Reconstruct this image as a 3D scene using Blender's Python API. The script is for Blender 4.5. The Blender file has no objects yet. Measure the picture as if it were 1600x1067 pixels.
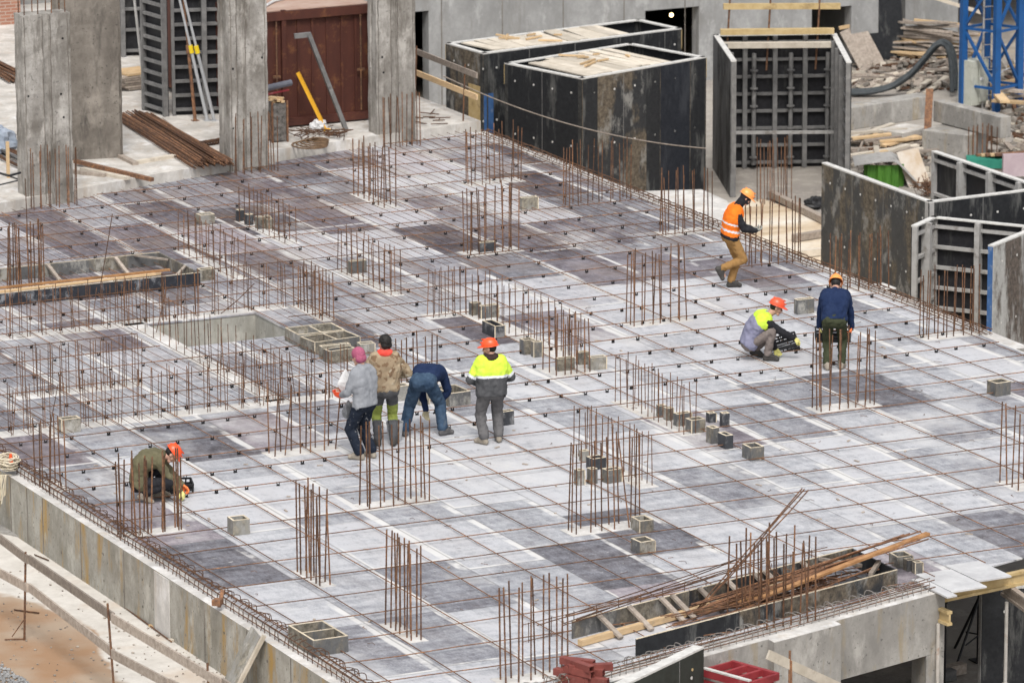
import bpy, bmesh, math, random
from mathutils import Vector as V3, Matrix, noise
R = math.radians
rnd = random.Random(7)
scene = bpy.context.scene
COL = scene.collection

# ------------------------------------------------------------------ camera
CAM = V3((-34.0, -72.0, 20.6)); FPX = 8349.2
FW = V3((0.42423, 0.87568, -0.23067)); RT = V3((0.8996, -0.43671, -0.00338)); UP = V3((0.10369, 0.20608, 0.97303))
cd = bpy.data.cameras.new('camera'); cam = bpy.data.objects.new('camera', cd); COL.objects.link(cam)
cam.matrix_world = Matrix(((RT.x, UP.x, -FW.x, CAM.x), (RT.y, UP.y, -FW.y, CAM.y), (RT.z, UP.z, -FW.z, CAM.z), (0, 0, 0, 1)))
cd.sensor_width = 36; cd.lens = FPX / 1600 * 36; cd.clip_start = 1; cd.clip_end = 3000
cd.dof.use_dof = True; cd.dof.focus_distance = 82; cd.dof.aperture_fstop = 2.8
scene.camera = cam

# ------------------------------------------------------------------ light: bright overcast
SUN_EL, SUN_AZ = R(56), R(205)
w = bpy.data.worlds.new("World"); scene.world = w; w.use_nodes = True
nt = w.node_tree; nt.nodes.clear()
sky = nt.nodes.new('ShaderNodeTexSky'); sky.sky_type = 'NISHITA'; sky.sun_disc = False
sky.sun_elevation = SUN_EL; sky.sun_rotation = SUN_AZ; sky.air_density = 1.0; sky.dust_density = 4.0; sky.ozone_density = 1.0
hs = nt.nodes.new('ShaderNodeHueSaturation'); hs.inputs['Saturation'].default_value = 0.22
bgn = nt.nodes.new('ShaderNodeBackground'); bgn.inputs['Strength'].default_value = 0.15
wo = nt.nodes.new('ShaderNodeOutputWorld')
nt.links.new(sky.outputs[0], hs.inputs['Color']); nt.links.new(hs.outputs[0], bgn.inputs[0]); nt.links.new(bgn.outputs[0], wo.inputs[0])
sl = bpy.data.lights.new('sun', 'SUN'); sl.energy = 1.5; sl.angle = R(15); sl.color = (1.0, 0.965, 0.92)
so = bpy.data.objects.new('sun', sl); COL.objects.link(so)
sdir = V3((math.sin(SUN_AZ) * math.cos(SUN_EL), math.cos(SUN_AZ) * math.cos(SUN_EL), math.sin(SUN_EL)))
so.rotation_euler = sdir.to_track_quat('Z', 'Y').to_euler()
scene.view_settings.view_transform = 'Standard'; scene.view_settings.look = 'None'
scene.view_settings.exposure = 0.33; scene.view_settings.gamma = 1

# ------------------------------------------------------------------ helpers
def G(x, y, z=0.0):
    """point of the photograph (1600 x 1067) on the level z"""
    d = FW * FPX + RT * (x - 800) + UP * (533.5 - y)
    return CAM + d * ((z - CAM.z) / d.z)

class MB:
    def __init__(s): s.v = []; s.f = []; s.m = []
    def add(s, vs, fs, m=0):
        o = len(s.v); s.v += [tuple(v) for v in vs]; s.f += [tuple(i + o for i in f) for f in fs]; s.m += [m] * len(fs); return s
    def box(s, c, size, rz=0.0, m=0, M=None):
        x, y, z = (a / 2 for a in size)
        vs = [V3(p) for p in ((-x,-y,-z),(x,-y,-z),(x,y,-z),(-x,y,-z),(-x,-y,z),(x,-y,z),(x,y,z),(-x,y,z))]
        if M is None: M = Matrix.Rotation(rz, 3, 'Z')
        vs = [M @ v + V3(c) for v in vs]
        return s.add(vs, [(0,3,2,1),(4,5,6,7),(0,1,5,4),(1,2,6,5),(2,3,7,6),(3,0,4,7)], m)
    def beam(s, a, b, wd, h, m=0, up=(0, 0, 1)):
        """bar from a to b, wd wide sideways, h high"""
        a, b = V3(a), V3(b); d = b - a; L = d.length; d.normalize(); u = V3(up)
        if abs(d.dot(u)) > .98: u = V3((1, 0, 0))
        sd = d.cross(u).normalized(); u = sd.cross(d)
        M = Matrix((sd, d, u)).transposed()
        return s.box((a + b) / 2, (wd, L, h), m=m, M=M)
    def cyl(s, a, b, r0, r1=None, n=8, m=0, caps=True):
        a, b = V3(a), V3(b); r1 = r0 if r1 is None else r1; d = (b - a).normalized()
        u = V3((0, 0, 1)) if abs(d.z) < .9 else V3((1, 0, 0)); p = d.cross(u).normalized(); q = d.cross(p)
        vs = []
        for c, r in ((a, r0), (b, r1)):
            for i in range(n):
                t = 2 * math.pi * i / n; vs.append(c + p * (r * math.cos(t)) + q * (r * math.sin(t)))
        fs = [(i, (i + 1) % n, n + (i + 1) % n, n + i) for i in range(n)]
        if caps: fs += [tuple(range(n))[::-1], tuple(range(n, 2 * n))]
        return s.add(vs, fs, m)
    def tube(s, pts, r, n=6, m=0):
        pts = [V3(p) for p in pts]; vs = []; fs = []
        for i, c in enumerate(pts):
            d = (pts[min(i + 1, len(pts) - 1)] - pts[max(i - 1, 0)]).normalized()
            u = V3((0, 0, 1)) if abs(d.z) < .9 else V3((1, 0, 0)); p = d.cross(u).normalized(); q = d.cross(p)
            for k in range(n):
                t = 2 * math.pi * k / n; vs.append(c + p * (r * math.cos(t)) + q * (r * math.sin(t)))
        for i in range(len(pts) - 1):
            for k in range(n):
                fs.append((i * n + k, i * n + (k + 1) % n, (i + 1) * n + (k + 1) % n, (i + 1) * n + k))
        fs += [tuple(range(n))[::-1], tuple(range((len(pts) - 1) * n, len(pts) * n))]
        return s.add(vs, fs, m)
    def prism(s, poly, z0, z1, m=0):
        n = len(poly); vs = [(p[0], p[1], z0) for p in poly] + [(p[0], p[1], z1) for p in poly]
        fs = [tuple(range(n))[::-1], tuple(range(n, 2 * n))] + [(i, (i + 1) % n, n + (i + 1) % n, n + i) for i in range(n)]
        return s.add(vs, fs, m)
    def ball(s, c, r, sc=(1, 1, 1), n=10, k=7, m=0, M=None):
        c = V3(c); vs = [V3((0, 0, 1))]; fs = []
        for i in range(1, k):
            a = math.pi * i / k
            for j in range(n):
                b = 2 * math.pi * j / n; vs.append(V3((math.sin(a) * math.cos(b), math.sin(a) * math.sin(b), math.cos(a))))
        vs.append(V3((0, 0, -1)))
        for j in range(n): fs.append((0, 1 + j, 1 + (j + 1) % n))
        for i in range(k - 2):
            for j in range(n): fs.append((1 + i * n + j, 1 + (i + 1) * n + j, 1 + (i + 1) * n + (j + 1) % n, 1 + i * n + (j + 1) % n))
        e = len(vs) - 1
        for j in range(n): fs.append((1 + (k - 2) * n + j, e, 1 + (k - 2) * n + (j + 1) % n))
        out = []
        for v in vs:
            v = V3((v.x * sc[0], v.y * sc[1], v.z * sc[2])) * r
            out.append((M @ v if M else v) + c)
        return s.add(out, fs, m)
    def cap(s, a, b, r0, r1=None, m=0):
        r1 = r0 if r1 is None else r1; a, b = V3(a), V3(b)
        s.ball(a, r0, m=m); s.ball(b, r1, m=m)
        if (b - a).length > 1e-4: s.cyl(a, b, r0, r1, n=12, m=m)
        return s

def mesh_of(name, mb, mats, off=(0, 0, 0), smooth=False):
    me = bpy.data.meshes.new(name); o = V3(off)
    me.from_pydata([tuple(V3(v) - o) for v in mb.v], [], mb.f)
    for m in (mats if isinstance(mats, (list, tuple)) else [mats]): me.materials.append(m)
    me.polygons.foreach_set('material_index', mb.m)
    if smooth: me.polygons.foreach_set('use_smooth', [True] * len(me.polygons))
    me.update(); return me

def tag(o, label=None, cat=None, group=None, kind=None):
    if label: o['label'] = label
    if cat: o['category'] = cat
    if group: o['group'] = group
    if kind: o['kind'] = kind
    return o
def thing(name, label, cat, loc=(0, 0, 0), group=None):
    o = bpy.data.objects.new(name, None); o.empty_display_size = .2; COL.objects.link(o); o.location = loc
    return tag(o, label, cat, group)
def wloc(o):
    p = V3(o.location)
    while o.parent: o = o.parent; p += V3(o.location)
    return p
def part(name, mb, mats, parent, smooth=False, label=None):
    """one mesh object given in world coordinates, hung under its thing"""
    off = wloc(parent)
    o = bpy.data.objects.new(name, mesh_of(name, mb, mats, off, smooth)); COL.objects.link(o); o.parent = parent
    if label: o['label'] = label
    return o
def single(name, mb, mats, label, cat, loc=None, group=None, smooth=False):
    loc = loc or (0, 0, 0)
    o = bpy.data.objects.new(name, mesh_of(name, mb, mats, loc, smooth)); COL.objects.link(o); o.location = loc
    return tag(o, label, cat, group)
def struct(name, mb, mats, smooth=False):
    o = bpy.data.objects.new(name, mesh_of(name, mb, mats, (0, 0, 0), smooth)); COL.objects.link(o); o['kind'] = 'structure'; return o
def each(name, o, mats, parent, size=8):
    """every box of o (size vertices) becomes a part of its own"""
    nf = {8: 6}[size]
    for i in range(len(o.v) // size):
        q = MB(); q.v = o.v[i * size:(i + 1) * size]; q.f = [tuple(v - i * size for v in f) for f in o.f[i * nf:(i + 1) * nf]]; q.m = [0] * nf
        part(name, q, mats, parent)
def DP(x, y, ref):
    """point of the photograph at the same distance as ref"""
    d = FW * FPX + RT * (x - 800) + UP * (533.5 - y); return CAM + d * ((V3(ref) - CAM).dot(FW) / FPX)
def inst(name, me, parent=None, loc=(0, 0, 0), rot=(0, 0, 0), sc=(1, 1, 1)):
    o = bpy.data.objects.new(name, me); COL.objects.link(o); o.location = loc; o.rotation_euler = rot; o.scale = sc
    if parent: o.parent = parent
    return o

# ------------------------------------------------------------------ materials
class NB:
    def __init__(s, name):
        s.mat = bpy.data.materials.new(name); s.mat.use_nodes = True; s.t = s.mat.node_tree; s.t.nodes.clear()
        s.out = s.n('ShaderNodeOutputMaterial'); s.b = s.n('ShaderNodeBsdfPrincipled'); s.l(s.b.outputs[0], s.out.inputs[0])
        s.tc = s.n('ShaderNodeTexCoord'); oi = s.n('ShaderNodeObjectInfo'); s.oi = oi
        mul = s.n('ShaderNodeMath'); mul.operation = 'MULTIPLY'; mul.inputs[1].default_value = 37.0; s.l(oi.outputs['Random'], mul.inputs[0])
        ad = s.n('ShaderNodeVectorMath'); ad.operation = 'ADD'; s.l(s.tc.outputs['Object'], ad.inputs[0]); s.l(mul.outputs[0], ad.inputs[1]); s.co = ad.outputs[0]
    def n(s, t): return s.t.nodes.new(t)
    def l(s, a, b): s.t.links.new(a, b)
    def noise(s, scale, detail=6, rough=.6, stretch=None, co=None):
        co = co or s.co
        if stretch:
            mp = s.n('ShaderNodeVectorMath'); mp.operation = 'MULTIPLY'; mp.inputs[1].default_value = stretch; s.l(co, mp.inputs[0]); co = mp.outputs[0]
        k = s.n('ShaderNodeTexNoise'); k.inputs['Scale'].default_value = scale; k.inputs['Detail'].default_value = detail; k.inputs['Roughness'].default_value = rough
        s.l(co, k.inputs['Vector']); return k.outputs['Fac']
    def ramp(s, fac, stops):
        r = s.n('ShaderNodeValToRGB'); e = r.color_ramp.elements
        while len(e) < len(stops): e.new(.5)
        for el, (p, c) in zip(e, stops): el.position = p; el.color = (*c, 1) if len(c) == 3 else c
        s.l(fac, r.inputs[0]); return r.outputs[0]
    def thr(s, fac, a, b):
        m = s.n('ShaderNodeMapRange'); m.inputs[1].default_value = a; m.inputs[2].default_value = b; m.clamp = True; s.l(fac, m.inputs[0]); return m.outputs[0]
    def mix(s, fac, a, b, mode='MIX'):
        m = s.n('ShaderNodeMix'); m.data_type = 'RGBA'; m.blend_type = mode
        if isinstance(fac, (int, float)): m.inputs[0].default_value = fac
        else: s.l(fac, m.inputs[0])
        for i, c in ((6, a), (7, b)):
            if isinstance(c, tuple): m.inputs[i].default_value = (*c, 1)
            else: s.l(c, m.inputs[i])
        return m.outputs[2]
    def math(s, op, a, b):
        m = s.n('ShaderNodeMath'); m.operation = op
        for i, c in ((0, a), (1, b)):
            if isinstance(c, (int, float)): m.inputs[i].default_value = c
            else: s.l(c, m.inputs[i])
        return m.outputs[0]
    def fin(s, col, rough=.8, bump=None, bs=.3, dist=.01, metal=0, spec=.3):
        if isinstance(col, tuple): s.b.inputs['Base Color'].default_value = (*col, 1)
        else: s.l(col, s.b.inputs['Base Color'])
        if isinstance(rough, (int, float)): s.b.inputs['Roughness'].default_value = rough
        else: s.l(rough, s.b.inputs['Roughness'])
        s.b.inputs['Metallic'].default_value = metal; s.b.inputs['Specular IOR Level'].default_value = spec
        if bump is not None:
            k = s.n('ShaderNodeBump'); k.inputs['Strength'].default_value = bs; k.inputs['Distance'].default_value = dist
            s.l(bump, k.inputs['Height']); s.l(k.outputs[0], s.b.inputs['Normal'])
        return s.mat

def simple(name, c1, c2, scale=6, rough=.8, stretch=None, bs=.25, var=0.0, metal=0, spec=.3, dirt=None):
    k = NB(name); f = k.noise(scale, 7, .65, stretch); c = k.ramp(f, [(.3, c1), (.7, c2)])
    if dirt:
        g = k.thr(k.noise(dirt[1], 8, .7), dirt[2], dirt[2] + .12); c = k.mix(k.math('MULTIPLY', g, dirt[3]), c, dirt[0])
    if var:
        h = k.n('ShaderNodeHueSaturation'); v = k.thr(k.oi.outputs['Random'], 0, 1); m = k.n('ShaderNodeMapRange')
        m.inputs[3].default_value = 1 - var; m.inputs[4].default_value = 1 + var; k.l(k.oi.outputs['Random'], m.inputs[0]); k.l(m.outputs[0], h.inputs['Value']); k.l(c, h.inputs['Color']); c = h.outputs[0]
    return k.fin(c, rough, f, bs, .01, metal, spec)

m_prop = None
def concrete(name, base, dark, stain=(.30, .22, .10), pit=True, seam=True, amount=.5):
    k = NB(name); big = k.noise(1.7, 8, .68, (1, 1, .55)); fine = k.noise(11, 9, .75); st = k.noise(3.2, 7, .7, (1, 1, .16))
    c = k.ramp(big, [(.36, dark), (.5, tuple((a + b) / 2 for a, b in zip(base, dark))), (.62, base)])
    c = k.mix(k.math('MULTIPLY', k.thr(fine, .45, .68), .55), c, dark)
    c = k.mix(k.math('MULTIPLY', k.thr(st, .53, .66), amount), c, stain)
    white = k.noise(2.3, 7, .7, (1, 1, .5)); c = k.mix(k.math('MULTIPLY', k.thr(white, .54, .66), .5), c, tuple(min(.8, b * 1.5) for b in base))
    if pit:
        vo = k.n('ShaderNodeTexNoise'); vo.inputs['Scale'].default_value = 16; vo.inputs['Detail'].default_value = 3; k.l(k.co, vo.inputs['Vector'])
        c = k.mix(k.math('MULTIPLY', k.thr(vo.outputs['Fac'], .655, .70), .7), c, tuple(x * .28 for x in base))
    return k.fin(c, .9, fine, .35, .02)

m_conc = concrete('concrete_grey', (.36, .345, .32), (.22, .21, .195))
m_conc_col = concrete('concrete_column', (.40, .38, .35), (.17, .155, .135), (.085, .072, .055), amount=.75)
m_conc_dark = concrete('concrete_stained', (.24, .215, .185), (.12, .105, .09), (.05, .045, .04), amount=.7)
m_conc_wall = concrete('concrete_side_wall', (.40, .385, .345), (.225, .21, .175), (.37, .235, .075), amount=.95)
m_conc_white = concrete('concrete_laitance', (.66, .64, .61), (.42, .405, .385), (.45, .36, .25), pit=False, amount=.35)
m_slab = concrete('concrete_floor', (.62, .59, .545), (.40, .375, .34), (.36, .26, .17), pit=False, amount=.4)
m_bldg = concrete('concrete_building', (.36, .36, .355), (.25, .25, .245), (.20, .19, .175), pit=False, amount=.5)

def rust_mat(name, bright=1.0):
    k = NB(name); f = k.noise(14, 5, .7); g = k.noise(3, 3, .6)
    c = k.ramp(f, [(.3, (.050 * bright, .030 * bright, .022 * bright)), (.55, (.13 * bright, .066 * bright, .036 * bright)), (.75, (.27 * bright, .135 * bright, .06 * bright))])
    c = k.mix(k.math('MULTIPLY', k.thr(g, .45, .7), .6), c, (.055, .038, .034))
    return k.fin(c, .85, f, .3, .003)
m_rust = rust_mat('rusty_steel', 1.3); m_rust_or = rust_mat('orange_rust_steel', 1.9); m_rust_dk = rust_mat('dark_rust_steel', .85)
m_wood = simple('raw_timber', (.50, .34, .18), (.62, .46, .28), 5, .8, (1, 1, 12), var=.25, dirt=((.30, .24, .17), 3, .55, .6))
m_wood_gr = simple('weathered_timber', (.22, .18, .15), (.40, .345, .29), 5, .85, (3, 3, 3), var=.3, dirt=((.16, .13, .11), 4, .55, .6))
m_wood_pale = simple('pale_boards', (.46, .405, .325), (.64, .58, .49), 4, .85, None, var=.2, dirt=((.33, .27, .21), 3, .56, .6))
m_beam_y = simple('yellow_timber_beam', (.40, .285, .125), (.54, .42, .23), 5, .6, None, dirt=((.20, .14, .07), 4, .55, .6))
m_beam_or = simple('orange_brown_board', (.24, .115, .045), (.42, .235, .11), 6, .8, None, var=.2, dirt=((.12, .07, .04), 4, .55, .6))
m_edge = simple('board_edge', (.50, .42, .30), (.68, .60, .47), 12, .85, None, dirt=((.20, .15, .10), 9, .54, .7), var=.2)

def film_mat(name, base, stains, brown=None, z=.22, amt=.85):
    k = NB(name); v = k.noise(2.4, 8, .72, (1, 1, z)); f = k.noise(11, 9, .78)
    c = k.mix(k.thr(f, .35, .75), base, tuple(x * 1.8 + .010 for x in base))
    if brown:
        c = k.mix(k.math('MULTIPLY', k.thr(k.noise(1.1, 6, .7, (1, 1, .45)), .455, .53), .95), c, k.mix(k.thr(f, .4, .6), brown, tuple(x * .35 for x in brown)))
    c = k.mix(k.math('MULTIPLY', k.thr(v, .54, .64), amt), c, stains)
    return k.fin(c, k.thr(f, -.6, 1.4), f, .15, .01, spec=.2)
m_film = film_mat('film_faced_plywood', (.014, .015, .017), (.15, .15, .143), amt=.65)
m_film_br = film_mat('grimy_film_plywood', (.022, .023, .025), (.25, .245, .23), (.17, .14, .105), z=.55)
m_film_in = film_mat('form_inner_face', (.012, .012, .014), (.075, .075, .07), amt=.5)
m_box = film_mat('void_box_plywood', (.085, .085, .085), (.36, .35, .32), (.27, .24, .19), z=.6)
m_box_dk = film_mat('dark_void_box_plywood', (.035, .037, .042), (.27, .27, .27), z=.6)
m_box_lt = film_mat('limewashed_box_plywood', (.20, .195, .18), (.47, .45, .41), (.32, .29, .23), z=.6)
m_steel = simple('galvanised_steel', (.30, .295, .28), (.42, .41, .40), 6, .6, None, dirt=((.17, .15, .13), 5, .52, .7))
m_steel_dk = simple('grimy_form_frame', (.11, .11, .108), (.21, .205, .20), 6, .7, None, dirt=((.32, .31, .30), 4, .58, .6))
m_topedge = simple('cement_crusted_edge', (.46, .45, .43), (.66, .65, .62), 8, .9, None, dirt=((.25, .24, .23), 7, .58, .6))
m_red = simple('red_oxide_steel', (.155, .042, .035), (.25, .072, .058), 5, .6, None, dirt=((.36, .20, .17), 6, .6, .5))
m_cont = simple('rusty_red_container_paint', (.058, .020, .015), (.098, .033, .022), 3, .65, (1, 1, .3), dirt=((.20, .085, .035), 3, .55, .7))
m_brightred = simple('bright_red_frame_paint', (.24, .026, .034), (.33, .05, .055), 6, .5, None, dirt=((.45, .30, .27), 6, .6, .5))
m_blue = simple('blue_crane_paint', (.010, .065, .20), (.016, .10, .30), 4, .45, None, dirt=((.02, .05, .12), 4, .55, .6))
m_blue_film = simple('blue_edge_paint', (.03, .09, .24), (.07, .15, .32), 5, .6, None, dirt=((.25, .26, .28), 5, .55, .7))
m_yellow = simple('yellow_paint', (.72, .36, .02), (.80, .43, .04), 5, .5, None, dirt=((.35, .22, .06), 7, .62, .6))
m_black = simple('black_plastic', (.012, .012, .013), (.022, .022, .024), 8, .5)
m_chair = simple('black_spacer_plastic', (.008, .008, .009), (.014, .014, .015), 8, .6)
m_grey_pl = simple('grey_plastic_pipe', (.10, .105, .13), (.15, .155, .18), 5, .5)
m_white_pl = simple('crumpled_white_plastic', (.50, .49, .49), (.70, .70, .70), 9, .35, bs=.6)
m_green = simple('green_tarpaulin', (.03, .11, .012), (.085, .22, .03), 7, .6, (4, 4, .6), bs=.6)
m_brick = None
m_cabinet = simple('pale_cabinet_paint', (.42, .43, .37), (.50, .51, .45), 4, .6, None, dirt=((.30, .29, .24), 5, .55, .5))
m_rope = simple('straw_rope', (.55, .48, .35), (.68, .62, .50), 15, .9)
m_hose = simple('grey_hose_rubber', (.03, .036, .04), (.075, .085, .09), 8, .6)
m_teal = simple('teal_painted_timber', (.02, .17, .12), (.04, .24, .17), 5, .7)
m_pinkbd = simple('pink_splashed_board', (.36, .28, .31), (.46, .38, .40), 3, .8, None, dirt=((.70, .60, .20), 2, .60, .9))
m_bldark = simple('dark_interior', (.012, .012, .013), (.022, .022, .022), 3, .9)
m_prop = simple('grey_prop_tube', (.34, .35, .36), (.46, .47, .48), 6, .5)

# ------------------------------------------------------------------ ground and slabs (the setting)
SK = 0.29                               # the front and back edges run askew to the bars: Y = Y0 + SK*X
XL, XR = -6.42, 11.12                   # left and right edge of the deck
def yf(x): return -10.35 + SK * x - .06
def yb(x): return 19.78 + SK * x
PIT = (-1.33, 0.88, 8.28, 10.08)

def ground_mat():
    k = NB('site_ground'); a = k.noise(.16, 6, .6); b = k.noise(2.2, 8, .7); c = k.noise(14, 5, .7)
    col = k.ramp(a, [(.35, (.36, .33, .29)), (.5, (.27, .245, .22)), (.62, (.44, .37, .28))])
    col = k.mix(k.math('MULTIPLY', k.thr(b, .5, .7), .6), col, (.52, .48, .42))
    col = k.mix(k.math('MULTIPLY', k.thr(c, .58, .7), .5), col, (.12, .105, .09))
    return k.fin(col, .95, b, .6, .05)
m_ground = ground_mat()
mb = MB(); mb.add([(-900, -900, -3.0), (900, -900, -3.0), (900, 900, -3.0), (-900, 900, -3.0)], [(0, 1, 2, 3)])
struct('ground', mb, m_ground)

def lower_slab_mat():
    k = NB('lower_slab_concrete'); f = k.noise(3.0, 8, .7); g = k.noise(.7, 5, .55); h = k.noise(22, 4, .7)
    col = k.ramp(f, [(.3, (.46, .43, .385)), (.65, (.62, .59, .54))])
    col = k.mix(k.math('MULTIPLY', k.thr(g, .50, .64), .6), col, (.48, .37, .27))
    # a wet puddle of sand with an outline of its own
    vm = k.n('ShaderNodeVectorMath'); vm.operation = 'DISTANCE'; k.l(k.tc.outputs['Object'], vm.inputs[0]); vm.inputs[1].default_value = (-10.25, -4.9, -.9)
    mp = k.n('ShaderNodeVectorMath'); mp.operation = 'MULTIPLY'; mp.inputs[1].default_value = (1.0, .42, 1); k.l(k.tc.outputs['Object'], mp.inputs[0]); k.l(mp.outputs[0], vm.inputs[0])
    vm.inputs[1].default_value = (-9.15, -3.7 * .42, -.9)
    d = k.math('ADD', vm.outputs['Value'], k.math('MULTIPLY', k.math('SUBTRACT', k.noise(.55, 4, .5), .5), 1.6))
    wet = k.thr(d, 1.55, 1.46)
    sand = k.mix(k.thr(g, .4, .62), (.36, .275, .20), (.31, .19, .11))
    col = k.mix(wet, col, sand)
    col = k.mix(k.math('MULTIPLY', k.thr(h, .66, .70), .7), col, (.14, .11, .09))
    return k.fin(col, .9, f, .3, .02)
mb = MB(); mb.prism([(-40, -14), (-6.74, -14), (-6.74, 30), (-40, 30)], -3.0, -.9)
struct('lower_slab', mb, lower_slab_mat())

def deck_mat():
    k = NB('film_plywood_deck')
    at = k.n('ShaderNodeAttribute'); at.attribute_name = 'tint'; sp = k.n('ShaderNodeSeparateColor'); k.l(at.outputs['Color'], sp.inputs[0])
    uv = k.n('ShaderNodeUVMap'); uv.uv_map = 'UVMap'; su = k.n('ShaderNodeSeparateXYZ'); k.l(uv.outputs[0], su.inputs[0])
    ob = k.tc.outputs['Object']
    n1 = k.noise(1.5, 9, .72, (1, .55, 1), ob); n2 = k.noise(7, 8, .75, (1.4, .5, 1), ob); n3 = k.noise(.5, 5, .6, None, ob); n4 = k.noise(38, 3, .7, None, ob)
    fac = k.math('ADD', sp.outputs[0], k.math('MULTIPLY', k.math('SUBTRACT', n1, .5), .85))
    fac = k.math('ADD', fac, k.math('MULTIPLY', k.math('SUBTRACT', n2, .5), 1.15))
    n5 = k.noise(3.2, 9, .75, (.4, 1.5, 1), ob)
    fac = k.math('ADD', fac, k.math('MULTIPLY', k.math('SUBTRACT', n5, .5), 1.15)); fac = k.math('ADD', fac, k.math('MULTIPLY', k.math('SUBTRACT', n4, .5), .75))
    col = k.ramp(fac, [(0, (.50, .508, .528)), (.3, (.335, .346, .37)), (.6, (.185, .187, .21)), (1, (.055, .049, .056))])
    wm = k.mix(sp.outputs[1], (1, 1, 1), (.90, .79, .80)); col = k.mix(1.0, col, wm, 'MULTIPLY')
    # cement dust swept to the joints
    def edge(o):
        a = k.math('SUBTRACT', o, .5); m = k.n('ShaderNodeMath'); m.operation = 'ABSOLUTE'; k.l(a, m.inputs[0]); return m.outputs[0]
    wn = k.math('MULTIPLY', k.math('SUBTRACT', k.noise(1.3, 5, .6, (1, .3, 1), ob), .5), .22); uu = k.math('ADD', su.outputs[0], wn)
    eu = k.math('MAXIMUM', k.thr(uu, .895, .915), k.math('MULTIPLY', k.thr(uu, .05, .03), k.thr(sp.outputs[2], .55, .56))); ev = k.math('MULTIPLY', k.thr(su.outputs[1], .035, .025), k.thr(sp.outputs[2], .5, .51))
    mx = k.math('MAXIMUM', eu, ev)
    dust = k.math('MULTIPLY', mx, k.thr(k.math('ADD', k.noise(.9, 6, .65, None, ob), k.math('MULTIPLY', k.math('SUBTRACT', sp.outputs[2], .5), .16)), .44, .54))
    col = k.mix(k.math('MULTIPLY', dust, .85), col, (.66, .65, .63))
    sp2 = k.math('MULTIPLY', k.thr(k.noise(.42, 7, .62, (1, .6, 1), ob), .55, .64), k.thr(n2, .32, .56))
    col = k.mix(k.math('MULTIPLY', sp2, .6), col, (.64, .635, .63))
    sx = k.n('ShaderNodeSeparateXYZ'); k.l(ob, sx.inputs[0]); bk = k.thr(k.math('SUBTRACT', sx.outputs[1], k.math('MULTIPLY', sx.outputs[0], .3)), 1.0, 13.0)
    rs_ = k.math('MULTIPLY', k.thr(k.noise(.9, 7, .68, (1.3, .6, 1), ob), .47, .62), k.math('ADD', k.math('MULTIPLY', bk, .38), .10))
    col = k.mix(rs_, col, k.mix(k.thr(n2, .4, .6), (.20, .145, .115), (.30, .235, .19)))
    # old wet boot scuffs and cement splashes
    col = k.mix(k.math('MULTIPLY', k.thr(k.noise(5.5, 4, .6, (1, .7, 1), ob), .655, .69), .5), col, (.12, .115, .12))
    col = k.mix(k.math('MULTIPLY', k.thr(k.noise(9, 4, .65, (.8, 1.2, 1), ob), .65, .69), .55), col, (.62, .61, .59))
    # dark oil smears
    col = k.mix(k.math('MULTIPLY', k.thr(k.noise(2.3, 5, .65, (.7, 1.6, 1), ob), .71, .75), .55), col, (.06, .055, .06))
    joint = k.math('MAXIMUM', k.thr(edge(su.outputs[0]), .487, .491), k.thr(edge(su.outputs[1]), .4935, .4955))
    col = k.mix(k.math('MULTIPLY', joint, .45), col, (.10, .095, .09))
    return k.fin(col, k.thr(n1, -.5, 1.2), n2, .12, .006, spec=.35)

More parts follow.
